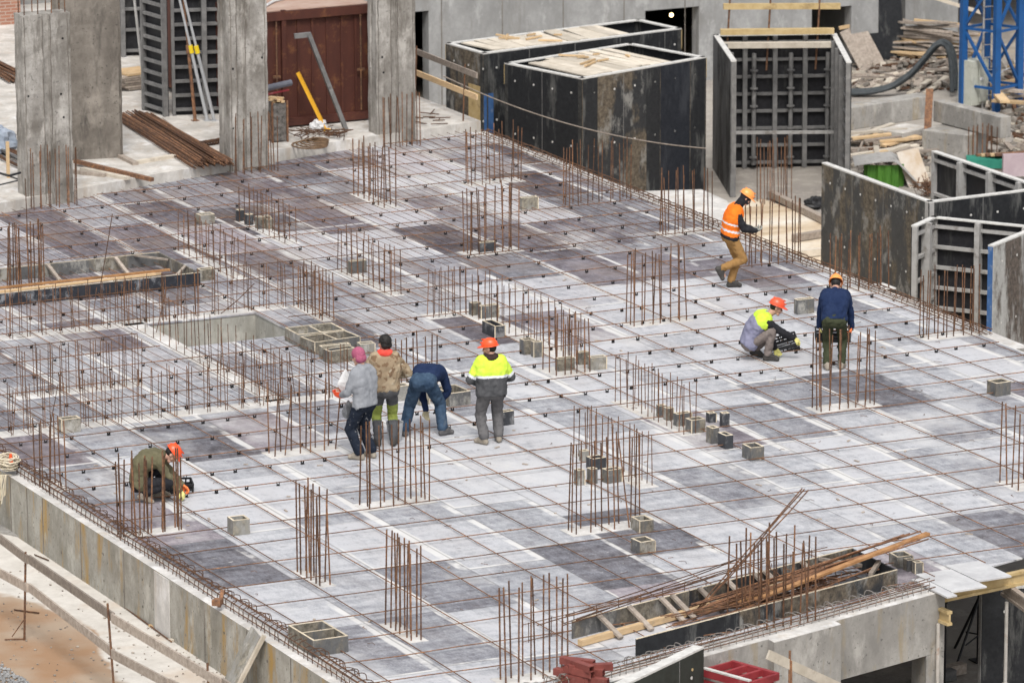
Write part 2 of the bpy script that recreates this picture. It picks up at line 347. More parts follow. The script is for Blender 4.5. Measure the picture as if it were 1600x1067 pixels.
def build_deck():
    bm = bmesh.new(); uvl = bm.loops.layers.uv.new('UVMap'); cl = bm.loops.layers.float_color.new('tint')
    rr = random.Random(41); SW, SL = 1.22, 2.44
    i = 0; x = XL
    while x < XR - .01:
        x1 = min(x + SW, XR); y = -14.0 + (0 if i % 2 else 1.22) + rr.uniform(-.1, .1)
        while y < 24.5:
            ln = SL if rr.random() > .13 else rr.choice((.6, 1.22)); y1 = y + ln
            yc = y + ln / 2; xc = (x + x1) / 2
            back = min(1, max(0, (yc - 3 - .25 * xc) / 12))
            t = rr.choice((.02, .1, .18, .25, .32, .4, .48)) + .30 * back
            if rr.random() < .11 + .26 * back: t = rr.uniform(.5, .8) + .1 * back
            elif rr.random() < .16: t = 0.0
            g = min(1, max(0, .08 + .5 * back * rr.random() + (.6 if t > .6 and rr.random() < .7 else 0)))
            if t > .3 and rr.random() < .1: g = 1
            vs = [bm.verts.new(p) for p in ((x, y, 0), (x1, y, 0), (x1, y1, 0), (x, y1, 0))]
            f = bm.faces.new(vs); b = rr.random()
            for lp, u in zip(f.loops, ((0, 0), (1, 0), (1, 1), (0, 1))): lp[uvl].uv = u; lp[cl] = (t, g, b, 1)
            y = y1
        x = x1; i += 1
    def cut(co, no, clear):
        bmesh.ops.bisect_plane(bm, geom=bm.verts[:] + bm.edges[:] + bm.faces[:], plane_co=co, plane_no=no, clear_outer=clear)
    n = V3((-SK, 1, 0)).normalized()
    cut((0, yb(0) + .25, 0), n, True); cut((0, yf(0), 0), -n, True)
    for co, no in (((PIT[0], 0, 0), (1, 0, 0)), ((PIT[1], 0, 0), (1, 0, 0)), ((0, PIT[2], 0), (0, 1, 0)), ((0, PIT[3], 0), (0, 1, 0))): cut(co, no, False)
    kill = [f for f in bm.faces if PIT[0] < f.calc_center_median().x < PIT[1] and PIT[2] < f.calc_center_median().y < PIT[3]]
    bmesh.ops.delete(bm, geom=kill, context='FACES')
    bmesh.ops.remove_doubles(bm, verts=bm.verts[:], dist=.0005)
    r = bmesh.ops.extrude_face_region(bm, geom=bm.faces[:])
    for v in r['geom']:
        if isinstance(v, bmesh.types.BMVert): v.co.z -= .021
    bmesh.ops.recalc_face_normals(bm, faces=bm.faces[:])
    me = bpy.data.meshes.new('plywood_deck'); bm.to_mesh(me); bm.free(); me.materials.append(deck_mat())
    o = bpy.data.objects.new('plywood_deck', me); COL.objects.link(o)
    tag(o, 'wide deck of grey film-faced plywood sheets dusted with cement, under the whole rebar grid', 'formwork deck')
build_deck()

# back slab with its kerb, one step above the deck
mb = MB(); kerb = [(-30, yb(-30) + .05), (0.2, yb(0.2)), (3.5, yb(3.5) + .16), (6.3, 21.72), (6.45, 22.1), (9.2, 22.5), (11.32, 22.95), (11.32, 60), (-30, 60)]
mb.prism(kerb, -.35, .2); struct('back_slab', mb, m_slab)

# concrete walls that carry the deck, each a thing
def wall(name, poly, z0, z1, mats, label, cat='wall', topm=True):
    o = MB(); o.prism(poly, z0, z1 - .004); loc = (poly[0][0], poly[0][1], z0)
    t = thing(name, label, cat, loc)
    part('wall_body', o, mats, t)
    tp = MB(); c = V3((sum(p[0] for p in poly) / len(poly), sum(p[1] for p in poly) / len(poly), 0))
    tp.prism([(c.x + (p[0] - c.x) * .999, c.y + (p[1] - c.y) * .999) for p in poly], z1 - .006, z1, 0)
    part('wall_top', tp, m_conc_white, t)
    return t
y0 = yf(XL)
lw = wall('concrete_wall', [(-6.74, y0 - .4), (XL - .012, y0 - .4), (XL - .012, 16), (-6.74, 16)], -3, -.012, m_conc_wall, 'long stained concrete side wall under the left edge of the deck, above the sandy slab')
pl = MB(); pl.box((-6.743, -4.35, -.46), (.02, .55, .86)); part('pale_joint', pl, m_conc_white, lw, label='pale vertical concrete strip')
for jy in (-8.9, -7.4, -5.9, -2.9, -1.2, .35, 1.0, 1.7): pl = MB(); pl.box((-6.742, jy, -.46), (.006, .022, .86)); part('form_joint', pl, m_conc_dark, lw)
for jy in (-8.1, -6.6, -5.2, -3.6, -2.1, -.4):
    for jz in (-.28, -.68): pl = MB(); pl.ball((-6.742, jy, jz), .022, (.2, 1, 1), 8, 5); part('tie_hole', pl, m_conc_dark, lw)
wall('concrete_wall', [(XR + .012, 2), (XR + .3, 2), (XR + .3, 22.9), (XR + .012, 22.9)], -3, -.012, m_conc, 'grey concrete wall with a whitish top under the right edge of the deck')
def skew(x, off): return (x, yf(x) + off)
# front wall: two bays and a lintel over a doorway
fw = thing('concrete_wall', 'grey front wall below the rebar trough, with a doorway and a projecting pier', 'wall', (-2.5, yf(-2.5), -3))
o = MB(); o.prism([skew(XL - .3, -.42), skew(-.62, -.42), skew(-.62, -.012), skew(XL - .3, -.012)], -3, -.016)
o.prism([skew(-.62, -.60), skew(.62, -.60), skew(.62, -.014), skew(-.62, -.014)], -3, -.014)
o.prism([skew(.62, -.42), skew(2.72, -.42), skew(2.72, -.012), skew(.62, -.012)], -.88, -.016)
o.prism([skew(2.38, -.418), skew(2.718, -.418), skew(2.718, -.014), skew(2.38, -.014)], -3, -.885)
part('wall_body', o, m_conc, fw)
o = MB(); o.prism([skew(-6.7, -.418), skew(2.715, -.418), skew(2.715, -.014), skew(-6.7, -.014)], -.0165, -.009)
o.prism([skew(-.615, -.597), skew(.615, -.597), skew(.615, -.42), skew(-.615, -.42)], -.0145, -.008)
part('wall_top', o, m_conc_white, fw)

# the pit of the lift core: four concrete faces and a floor
pt = thing('lift_pit', 'square pit with rough concrete sides sunk in the deck among dense wall bars', 'pit', (PIT[0], PIT[2], -2.6))
o = MB(); x0, x1, y0, y1 = PIT
o.prism([(x0 - .2, y0 - .2), (x1 + .2, y0 - .2), (x1 + .2, y0 - .01), (x0 - .2, y0 - .01)], -2.6, -.03)
o.prism([(x0 - .2, y1 + .01), (x1 + .2, y1 + .01), (x1 + .2, y1 + .2), (x0 - .2, y1 + .2)], -2.6, -.03)
o.prism([(x0 - .2, y0 - .01), (x0 - .01, y0 - .01), (x0 - .01, y1 + .01), (x0 - .2, y1 + .01)], -2.6, -.032)
o.prism([(x1 + .01, y0 - .01), (x1 + .2, y0 - .01), (x1 + .2, y1 + .01), (x1 + .01, y1 + .01)], -2.6, -.032)
part('pit_side', o, concrete('pit_concrete', (.50, .485, .44), (.29, .28, .245), (.22, .20, .14)), pt)
o = MB(); o.prism([(x0 - .2, y0 - .2), (x1 + .2, y0 - .2), (x1 + .2, y1 + .2), (x0 - .2, y1 + .2)], -2.7, -2.6); part('pit_floor', o, m_conc_dark, pt)

# ------------------------------------------------------------------ horizontal reinforcement
def wob(p0, p1, z, n, amp, ph):
    out = []
    for i in range(n + 1):
        t = i / n; p = V3(p0).lerp(V3(p1), t); q = noise.noise((ph, t * 5, 0)) * amp
        d = (V3(p1) - V3(p0)).normalized(); out.append((p.x - d.y * q, p.y + d.x * q, z + noise.noise((ph + 9, t * 7, 3)) * .012))
    return out
gm = thing('rebar_grid', 'wide grid of rusty bars laid a metre apart over the whole deck', 'rebar grid', (0, 0, 0))
BZ = .055
ry = random.Random(3)
for j in range(-12, 24):
    y = j + .34
    xa = max(XL + .05, (y - yb(0)) / SK + .1); xb = min(XR - .1, (y - yf(0)) / SK - .15)
    if xb - xa < .4: continue
    segs = [(xa, xb)]
    if PIT[2] < y < PIT[3]: segs = [(xa, PIT[0] - .25), (PIT[1] + .3, xb)]
    o = MB()
    for a, b in segs: o.tube(wob((a, y, 0), (b, y, 0), BZ, max(4, int((b - a) * 1.2)), .05, j * 3.1), .0082, 5)
    part('rebar', o, m_rust if ry.random() < .35 else m_rust_or, gm)
for i in range(-6, 12):
    x = i - .12
    ya, ybk = yf(x) + .1, yb(x) - .05
    if x < 3.5: ya += .0
    segs = [(ya, ybk)]
    if PIT[0] < x < PIT[1]: segs = [(ya, PIT[2] - .3), (PIT[3] + .2, ybk)]
    o = MB()
    for a, b in segs: o.tube(wob((x, a, 0), (x, b, 0), BZ - .019, int((b - a) * 1.1), .06, i * 5.7 + 50), .0080, 5)
    part('rebar', o, m_rust_or if ry.random() < .85 else m_rust, gm)
dg_ = thing('rebar_layer', 'layer of thin close-spaced bars over the back part of the deck', 'rebar layer', (0, 8, 0))
x = XL + .12
while x < XR - .1:
    ys = (3.3 if x < -3 else 4.0 if x < .2 else 4.5 + (x - .2) * 1.2 if x < 4.5 else 11.3) + ry.uniform(-.15, .6)
    if abs((x + .12) - round(x + .12)) > .06:
        ye = yb(x) - .05; segs = [(ys, ye)]
        if PIT[0] - .05 < x < PIT[1] + .05: segs = [(ys, PIT[2] - .3), (PIT[3] + .2, ye)]
        o = MB()
        for a, b in segs:
            if b - a > .3: o.tube(wob((x, a, 0), (x, b, 0), BZ + .013, max(3, int((b - a) * .7)), .05, x * 7.7), .0052, 4)
        part('thin_rebar', o, m_rust if ry.random() < .5 else m_rust_dk, dg_)
    x += ry.uniform(.185, .225)

# ------------------------------------------------------------------ plastic spacers under the bars
o = MB(); o.box((0, 0, .005), (.085, .05, .01)); o.box((-.028, 0, .026), (.016, .045, .034)); o.box((.028, 0, .026), (.016, .045, .034)); o.box((0, 0, .02), (.05, .03, .022))
o.box((-.034, 0, .056), (.015, .035, .03)); o.box((.034, 0, .056), (.015, .035, .03))
me_ch = mesh_of('bar_spacer', o, m_chair)
spots = []
rs = random.Random(11)
for j in range(-1, 24):
    y = j + .34
    xmax = 10.9 if y > 1.5 else -3.4 + (y + .7) * 3.2
    xmin = max(XL + .3, (y - yb(0)) / SK + .3)
    x = xmin + rs.random() * .4
    while x < xmax:
        if not (PIT[0] - .2 < x < PIT[1] + .2 and PIT[2] < y < PIT[3]): spots.append((x, y))
        x += rs.uniform(.36, .62) if y < 8 else rs.uniform(.5, .95)
spots.sort(key=lambda p: p[0] * FW.x + p[1] * FW.y)
for k, (x, y) in enumerate(spots[:300]):
    c = inst('bar_spacer', me_ch, None, (x, y + rs.uniform(-.015, .015), .0), (0, 0, rs.uniform(-.5, .5)), (.62, .7, .8))
    tag(c, 'small black plastic spacer clipped under a bar on the nearer part of the spacer rows', 'spacer', 'small black plastic spacers holding the bars off the deck')
o = MB()
for x, y in spots[300:]:
    q = MB(); c, s_ = math.cos(x * 9), math.sin(x * 9); c = .9
    for vx, vy, vz in [tuple(v.co) for v in me_ch.vertices]: q.v.append((x + vx * .62, y + vy * .7, vz * .8))
    o.add(q.v, [tuple(p.vertices) for p in me_ch.polygons])
tag(single('bar_spacers', o, m_chair, 'many tiny black plastic spacers scattered along the bars on the far part of the deck', 'spacers', (0, 12, 0)), kind='stuff')

o = MB(); rq = random.Random(90)
for k in range(420):
    x = rq.uniform(XL + .4, XR - .4); y = rq.uniform(yf(x) + .5, yb(x) - .5); L = rq.uniform(.03, .16); an = rq.uniform(0, 6.3); p = V3((x, y, .006))
    if PIT[0] - .2 < x < PIT[1] + .2 and PIT[2] - .2 < y < PIT[3] + .2: continue
    if k % 3: o.tube([p, p + V3((math.cos(an) * L * .5, math.sin(an) * L * .5, .012)), p + V3((math.cos(an + .6) * L, math.sin(an + .6) * L, .003))], .0035, 4, k % 2)
    else: o.box(p + V3((0, 0, .004)), (L * .7, .03, .012), an, 2)
t = single('deck_litter', o, [m_rust_dk, m_rust, m_wood_gr], 'snips of tie wire and wood chips littering the deck', 'litter', (0, 2, 0)); t['kind'] = 'stuff'
# ------------------------------------------------------------------ stirrup cages along the edges
m_cagegrey = simple('dull_grey_steel', (.16, .145, .13), (.30, .28, .26), 9, .6)
def edge_cage(label, a, b, inward, step, h=.15, wdt=.24, nbar=5, mat=None, seed=1):
    """a..b: line of the outer legs; inward: unit vector towards the deck"""
    r = random.Random(seed); a, b = V3(a), V3(b); d = (b - a); L = d.length; d.normalize(); iw = V3(inward).normalized()
    t = thing('edge_rebar_cage', label, 'rebar cage', tuple(a))
    for k in range(nbar):
        off = iw * (wdt * ((k % 3) / 2.0) * .9 + .01); z = .03 if k < 3 else h - .02
        o = MB(); n = int(L / 1.2) + 2
        pts = [tuple(a + d * (L * i / n) + off + V3((0, 0, z + r.uniform(-.012, .012))) + iw * r.uniform(-.012, .012)) for i in range(n + 1)]
        o.tube(pts, .008, 5); part('long_bar', o, m_rust, t)
    q = MB(); z0 = -.05
    pts = [V3((0, 0, z0)), V3((0, 0, h * .7))] + [V3((0, 0, h * .7)) + iw * (wdt * .5 * (1 - math.cos(x))) + V3((0, 0, h * .35 * math.sin(x))) for x in (.5, 1.05, 1.57, 2.1, 2.64, 3.14)] + [V3((0, 0, .02)) + iw * wdt]
    q.tube(pts, .0066, 5); me = mesh_of('stirrup', q, mat or m_rust_dk)
    s = 0.1; cnt = 0
    while s < L - .05 and cnt < 100:
        p = d * s; inst('stirrup', me, t, tuple(p), (r.uniform(-.22, .22), r.uniform(-.22, .22), r.uniform(-.35, .35)))
        s += step * r.uniform(.8, 1.2); cnt += 1
    return t
edge_cage('long cage of bent stirrups along the left edge of the deck, on the side wall', (-6.60, -12.2, 0), (-6.60, 3.2, 0), (1, 0, 0), .155, seed=2)
edge_cage('cage of stirrups along the far right edge of the deck, behind the walking man', (11.30, 3.0, 0), (11.30, 22.6, 0), (-1, 0, 0), .21, h=.12, seed=3)
n_ = V3((-SK, 1, 0)).normalized()
p, q = skew(-5.9, -.30), skew(2.62, -.30)
edge_cage('cage of grey stirrups on the front wall beside the trough of bars', (*p, 0), (*q, 0), tuple(n_), .13, h=.15, wdt=.24, nbar=5, mat=m_cagegrey, seed=4)

# ------------------------------------------------------------------ starter bars of columns and walls
me_bar = {}
def bar_mesh(rad):
    if rad not in me_bar:
        o = MB(); o.cyl((0, 0, 0), (0, 0, 1), rad, rad, 6)
        for k in range(10): o.cyl((0, 0, .05 + .095 * k), (0, 0, .062 + .095 * k), rad * 1.18, rad * 1.18, 6)
        me_bar[rad] = [mesh_of('rebar', o, m) for m in (m_rust, m_rust_dk, m_rust_or)]
    return me_bar[rad]
def bars(name, label, rows, h, rad=.0102, seed=0, patch=None, z=0.0, lean={}, hv=.065, pair=0.0, ties=None, zt=.0):
    """rows: list of (start, end, count); patch: bare concrete head of the member below (polygon)"""
    r = random.Random(seed * 13 + 5)
    c = V3(rows[0][0]).lerp(V3(rows[-1][1]), .5); c = V3((round(c.x, 2), round(c.y, 2), z))
    t = thing(name, label, 'starter bars', tuple(c), 'starter bars standing up from the deck')
    if patch:
        o = MB(); o.prism(patch, z - .018, z + .006 + zt); part('concrete_head', o, m_conc_white, t)
    k = 0
    for a, b, n in rows:
        a, b = V3(a), V3(b)
        for i in range(n):
            tt = (i + r.uniform(-.16, .16)) / max(1, n - 1); tt = min(1, max(0, tt))
            p = a.lerp(b, tt); d = (b - a).normalized()
            for s in ((0,) if not pair else (0, 1)):
                q = p + d * (pair * s) + V3((r.uniform(-.012, .012), r.uniform(-.012, .012), 0)) - c
                ln = h * (1 + r.uniform(-hv, hv)); tx, ty = r.gauss(0, .017), r.gauss(0, .017)
                if k in lean: tx += lean[k][0]; ty += lean[k][1]
                mats = bar_mesh(rad); m = mats[0 if r.random() < .6 else 1 if r.random() < .6 else 2]
                inst('rebar', m, t, (q.x, q.y, 0), (tx, ty, r.random() * 6), (1, 1, ln))
                k += 1
    if ties:
        for tz in ties:
            o = MB(); a, b, _ = rows[0]; a2, b2, _ = rows[-1]
            o.tube([V3(x) + V3((0, 0, tz)) for x in (a, b, b2, a2, a)], .005, 4); part('tie', o, m_rust, t)
    return t
def colU(p0, p1, tk, n, h, label, seed, name='column_starter_bars', z=0, rows=2, lean={}, pair=0, rad=.0102, pad=.09, patch=True, skewed=False, ties=None):
    a, b = G(*p0, z), G(*p1, z)
    if not skewed: a.y = b.y = (a.y + b.y) / 2
    sh = V3((0, tk, 0))
    R_ = [(a, b, n)] + ([(a + sh, b + sh, n)] if rows > 1 else [])
    if tk > .24 and rows > 1 and n > 3: R_.insert(1, (a + sh * .5, b + sh * .5, 2))
    pp = [(a.x - pad, a.y - pad), (b.x + pad, b.y - pad), (b.x + pad, b.y + tk + pad), (a.x - pad, a.y + tk + pad)] if patch else None
    return bars(name, label, R_, h, rad, seed, pp, z, lean, pair=pair, ties=ties)
def colV(p0, p1, tk, n, h, label, seed, name='wall_starter_bars', z=0, lean={}, rad=.0080, pad=.07, patch=True, pair=0, ties=None):
    a, b = G(*p0, z), G(*p1, z); a.x = b.x = (a.x + b.x) / 2; sh = V3((tk, 0, 0))
    pp = [(a.x - pad, b.y - pad), (a.x + tk + pad, b.y - pad), (a.x + tk + pad, a.y + pad), (a.x - pad, a.y + pad)] if patch else None
    return bars(name, label, [(a, b, n), (a + sh, b + sh, n)], h, rad, seed, pp, z, lean, pair=pair, ties=ties)

colU((56, 330), (118, 320), .14, 6, 1.14, 'starter bars in front of the leftmost grey column behind the deck', 1, patch=False)
colU((372, 275), (433, 267), .12, 6, 1.12, 'starter bars at the foot of the grey column left of the red container', 2, patch=False)
colU((602, 233), (656, 227), .12, 6, 1.06, 'starter bars at the foot of the grey column right of the red container', 3, patch=False)
colV((555, 304), (598, 326), .24, 7, 1.08, 'tall dense starter bars on a white head below the coil of hose', 4, 'column_starter_bars', rad=.0115, ties=(.62,))
colV((371, 347), (449, 381), .2, 9, .70, 'short wall bars round the group of small boxes at the back of the deck', 5)
colV((282, 392), (361, 437), .2, 10, .74, 'wall bars rising behind the right end of the left timber-filled trough', 6)
colV((522, 423), (615, 462), .2, 11, .78, 'wall bars around the single box in the middle of the back half of the deck', 7)
colU((733, 399), (812, 393), .3, 7, 1.18, 'starter bars of the column with a dark box standing inside them', 8)
colU((739, 292), (812, 282), .3, 6, 1.08, 'starter bars at the far corner of the deck beside the black formwork boxes', 9)
colU((889, 323), (985, 313), .3, 7, 1.13, 'starter bars along a timber strip in front of the nearer black formwork box', 10, patch=False)
colU((1041, 369), (1112, 361), .3, 6, 1.16, 'starter bars left of the man in the orange vest', 11)
colU((992, 511), (1072, 500), .28, 7, 1.22, 'starter bars of the lone column between the walking man and the row of boxes', 12)
a = G(676, 497); b = G(730, 492); b.y = a.y; e = G(868, 567)
e.x = b.x + .05
bars('wall_starter_bars', 'angled run of thin wall bars beyond the man in the yellow jacket',
     [(a, b, 6), (a + V3((0, .22, 0)), b + V3((0, .22, 0)), 6), (b, e, 17), (b + V3((.22, 0, 0)), e + V3((.22, 0, 0)), 17)], .80, .0074, 13,
     [(a.x - .1, a.y - .1), (b.x - .12, a.y - .1), (b.x - .12, e.y), (b.x + .36, e.y), (b.x + .36, a.y + .34), (a.x - .1, a.y + .34)])
colU((868, 587), (925, 582), .5, 6, .86, 'thick starter bars at the near end of the angled wall, by three boxes', 14, ties=(.5,))
colV((957, 629), (1075, 679), .2, 12, .78, 'wall bars on a white strip beside the line of small boxes on the right', 15, rad=.0074)
colV((891, 710), (1007, 761), .2, 13, .78, 'thin wall bars behind the cluster of five boxes in the middle of the deck', 16, rad=.0074)
colU((901, 836), (1000, 821), .26, 6, 1.34, 'starter bars with two leaning ones in front of the cluster of five boxes', 17, lean={4: (0, -.13), 6: (0, -.14)})
colU((1280, 643), (1369, 634), .28, 7, 1.22, 'starter bars in front of the man in the navy jacket and green trousers', 18)
colV((1560, 754), (1594, 766), .4, 4, 1.25, 'starter bars cut by the right border of the photo', 19, 'column_starter_bars', rad=.0115)
colU((575, 796), (672, 784), .28, 6, 1.26, 'starter bars in front of the four men standing together', 20, rad=.0115)
colV((456, 894), (508, 915), .14, 6, 1.32, 'narrow cluster of tall starter bars right of the lone small box in the left foreground', 21, 'column_starter_bars', rad=.0115)
colV((596, 977), (650, 1001), .14, 6, 1.30, 'narrow cluster of tall starter bars nearest the bottom edge, right of the double box', 22, 'column_starter_bars', rad=.0115)
colU((795, 1071), (886, 1052), .22, 6, 1.34, 'starter bars above the stack of red steel beams', 23, rad=.0115)
colU((184, 837), (284, 831), .16, 5, 1.16, 'starter bars in front of the squatting man in olive', 24, rad=.0115, pair=.05)
colV((49, 754), (82, 768), .26, 4, 1.02, 'starter bars beside the coil of straw rope at the left edge', 25, 'column_starter_bars', rad=.0098)
colU((428, 713), (525, 703), .24, 6, 1.12, 'starter bars left of the man in the grey hoodie, the outer ones leaning', 26, lean={0: (0, -.14), 1: (0, -.12), 5: (0, .13), 13: (0, .15)})
colU((608, 607), (684, 599), .24, 5, .80, 'wall bars behind the bending man in jeans', 27)
colU((15, 458), (66, 453), .14, 4, 1.18, 'four pairs of thick bars in front of the left trough', 28, rad=.011, patch=False, pair=.05)
colU((1176, 418), (1252, 409), .25, 7, 1.12, 'starter bars right of the walking man, against the sand', 30, patch=False)
colU((1311, 459), (1388, 449), .28, 6, 1.0, 'starter bars at the deck edge in front of the big stained form panel', 32, rad=.011)
colU((1451, 531), (1530, 521), .3, 7, 1.14, 'starter bars at the deck edge in front of the ribbed corner form', 33)
colU((1195, 322), (1236, 317), .35, 6, 1.35, 'rusty bars standing on the lower ground inside the open three-sided form', 31, z=-3, patch=False)
# lift core walls
colU((-6, 534), (188, 509), .22, 9, .78, 'left cross wall of bars in front of the left trough, with two pairs crossing', 40, 'wall_starter_bars', pair=.05, lean={10: (0, .28), 11: (0, .26), 12: (0, -.18), 13: (0, -.2)}, rad=.0062)
colV((198, 508), (424, 626), .2, 18, .80, 'long dense wall of bars along the left side of the pit', 41, pair=0, lean={14: (.1, .25), 20: (0, -.3)}, rad=.0066)
colU((203, 508), (440, 480), .2, 10, .78, 'wall of paired bars along the back side of the pit', 42, 'wall_starter_bars', pair=.06, rad=.0062)
colV((445, 480), (519, 500), .2, 9, .80, 'dense wall bars behind the pile of double boxes', 43, rad=.009)
colU((35, 623), (218, 602), .2, 9, .80, 'middle cross wall of paired bars left of the pit', 44, 'wall_starter_bars', pair=.05, rad=.0066)
colU((-8, 686), (540, 617), .22, 21, .78, 'long cross wall of paired bars from the left border to the men', 45, 'wall_starter_bars', pair=.045, lean={2: (0, .2), 3: (0, .19), 6: (0, -.2), 30: (0, .2), 31: (0, .2), 34: (0, -.16)}, rad=.0062)
# tall bars on the front pier (askew like the wall)
a, b = G(1197, 983), G(1276, 968); d = (b - a).normalized(); nn = V3((-d.y, d.x, 0))
bars('column_starter_bars', 'tall dark starter bars standing on the front pier before the trough of bars',
     [(a, b, 7), (a + nn * .25, b + nn * .25, 3), (a + nn * .55, b + nn * .55, 7), (a + nn * .62 - d * .2, b + nn * .62 - d * .35, 6)], 1.16, .0115, 50, None, 0, {5: (.05, .05)}, hv=.12)
# odd single rods
def rod(label, a, b, rad=.008, mat=None):
    a, b = V3(a), V3(b); o = MB(); m_ = a.lerp(b, .5) + V3((0, 0, -.03)); o.tube([a, m_, b], rad, 6)
    return single('steel_rod', o, mat or m_rust_dk, label, 'steel rod', tuple(a))
a = G(154, 462); rod('thin rod leaning out of the left trough towards the sky', a, a + RT * .27 + V3((0, 0, 1.45)))
a = G(46, 445); rod('thin tall rod among the four pairs of thick bars by the left trough', a + V3((0, 0, .02)), a - RT * .0 + V3((-.03, 0, 1.9)))
a = G(345, 492); rod('thin rod slanting over the back corner of the pit', a + V3((0, 0, .02)), a + RT * .58 + V3((0, 0, .55)))

# ------------------------------------------------------------------ open plywood boxes (void formers)
def cut_tool(v): return v
def box(px, wl, wr, h, label, mat, div=0, dv='V', th=.028, z=0.0, inner=True, litter=False, rz=0.0):
    """px: near bottom corner; wl, wr: picture widths of its left and right face; h: height in pixels"""
    c = G(*px, z); s = FPX / (c - CAM).dot(FW)
    L = max(.12, wl / (s * .437)); W = max(.12, wr / (s * .90)); H = h / (s * .973)
    rj = random.Random(int(px[0] * 7 + px[1])); rz = rz or rj.uniform(-.10, .10)
    t = thing('plywood_box', label, 'plywood box', (round(c.x, 3), round(c.y, 3), z), 'open plywood boxes on the deck')
    t.rotation_euler = (0, 0, rz)
    mats = [mat, m_edge, m_form_in_box]
    def board(x0, y0, x1, y1, nm='side_board'):
        o = MB(); o.prism([(x0, y0), (x1, y0), (x1, y1), (x0, y1)], .002, H - .004)
        e = MB(); e.prism([(x0, y0), (x1, y0), (x1, y1), (x0, y1)], H - .004, H, 1); o.add(e.v, e.f, 1)
        me = mesh_of(nm, o, mats); b = inst(nm, me, t); return b
    board(0, 0, W, th); board(0, L - th, W, L); board(0, th, th, L - th); board(W - th, th, W, L - th)
    for k in range(div):
        if dv == 'V': y = L * (k + 1) / (div + 1); board(th, y - th / 2, W - th, y + th / 2, 'divider')
        else: x = W * (k + 1) / (div + 1); board(x - th / 2, th, x + th / 2, L - th, 'divider')
    # bare corner battens standing a hair proud of the faces
    for x, y in ((0, 0), (W, 0)):
        if rj.random() < .35:
            o = MB(); o.box((x, y, H / 2 - .003), (.014, .014, H - .012)); inst('corner_batten', mesh_of('corner_batten', o, m_edge), t)
    return t
m_form_in_box = m_box_dk
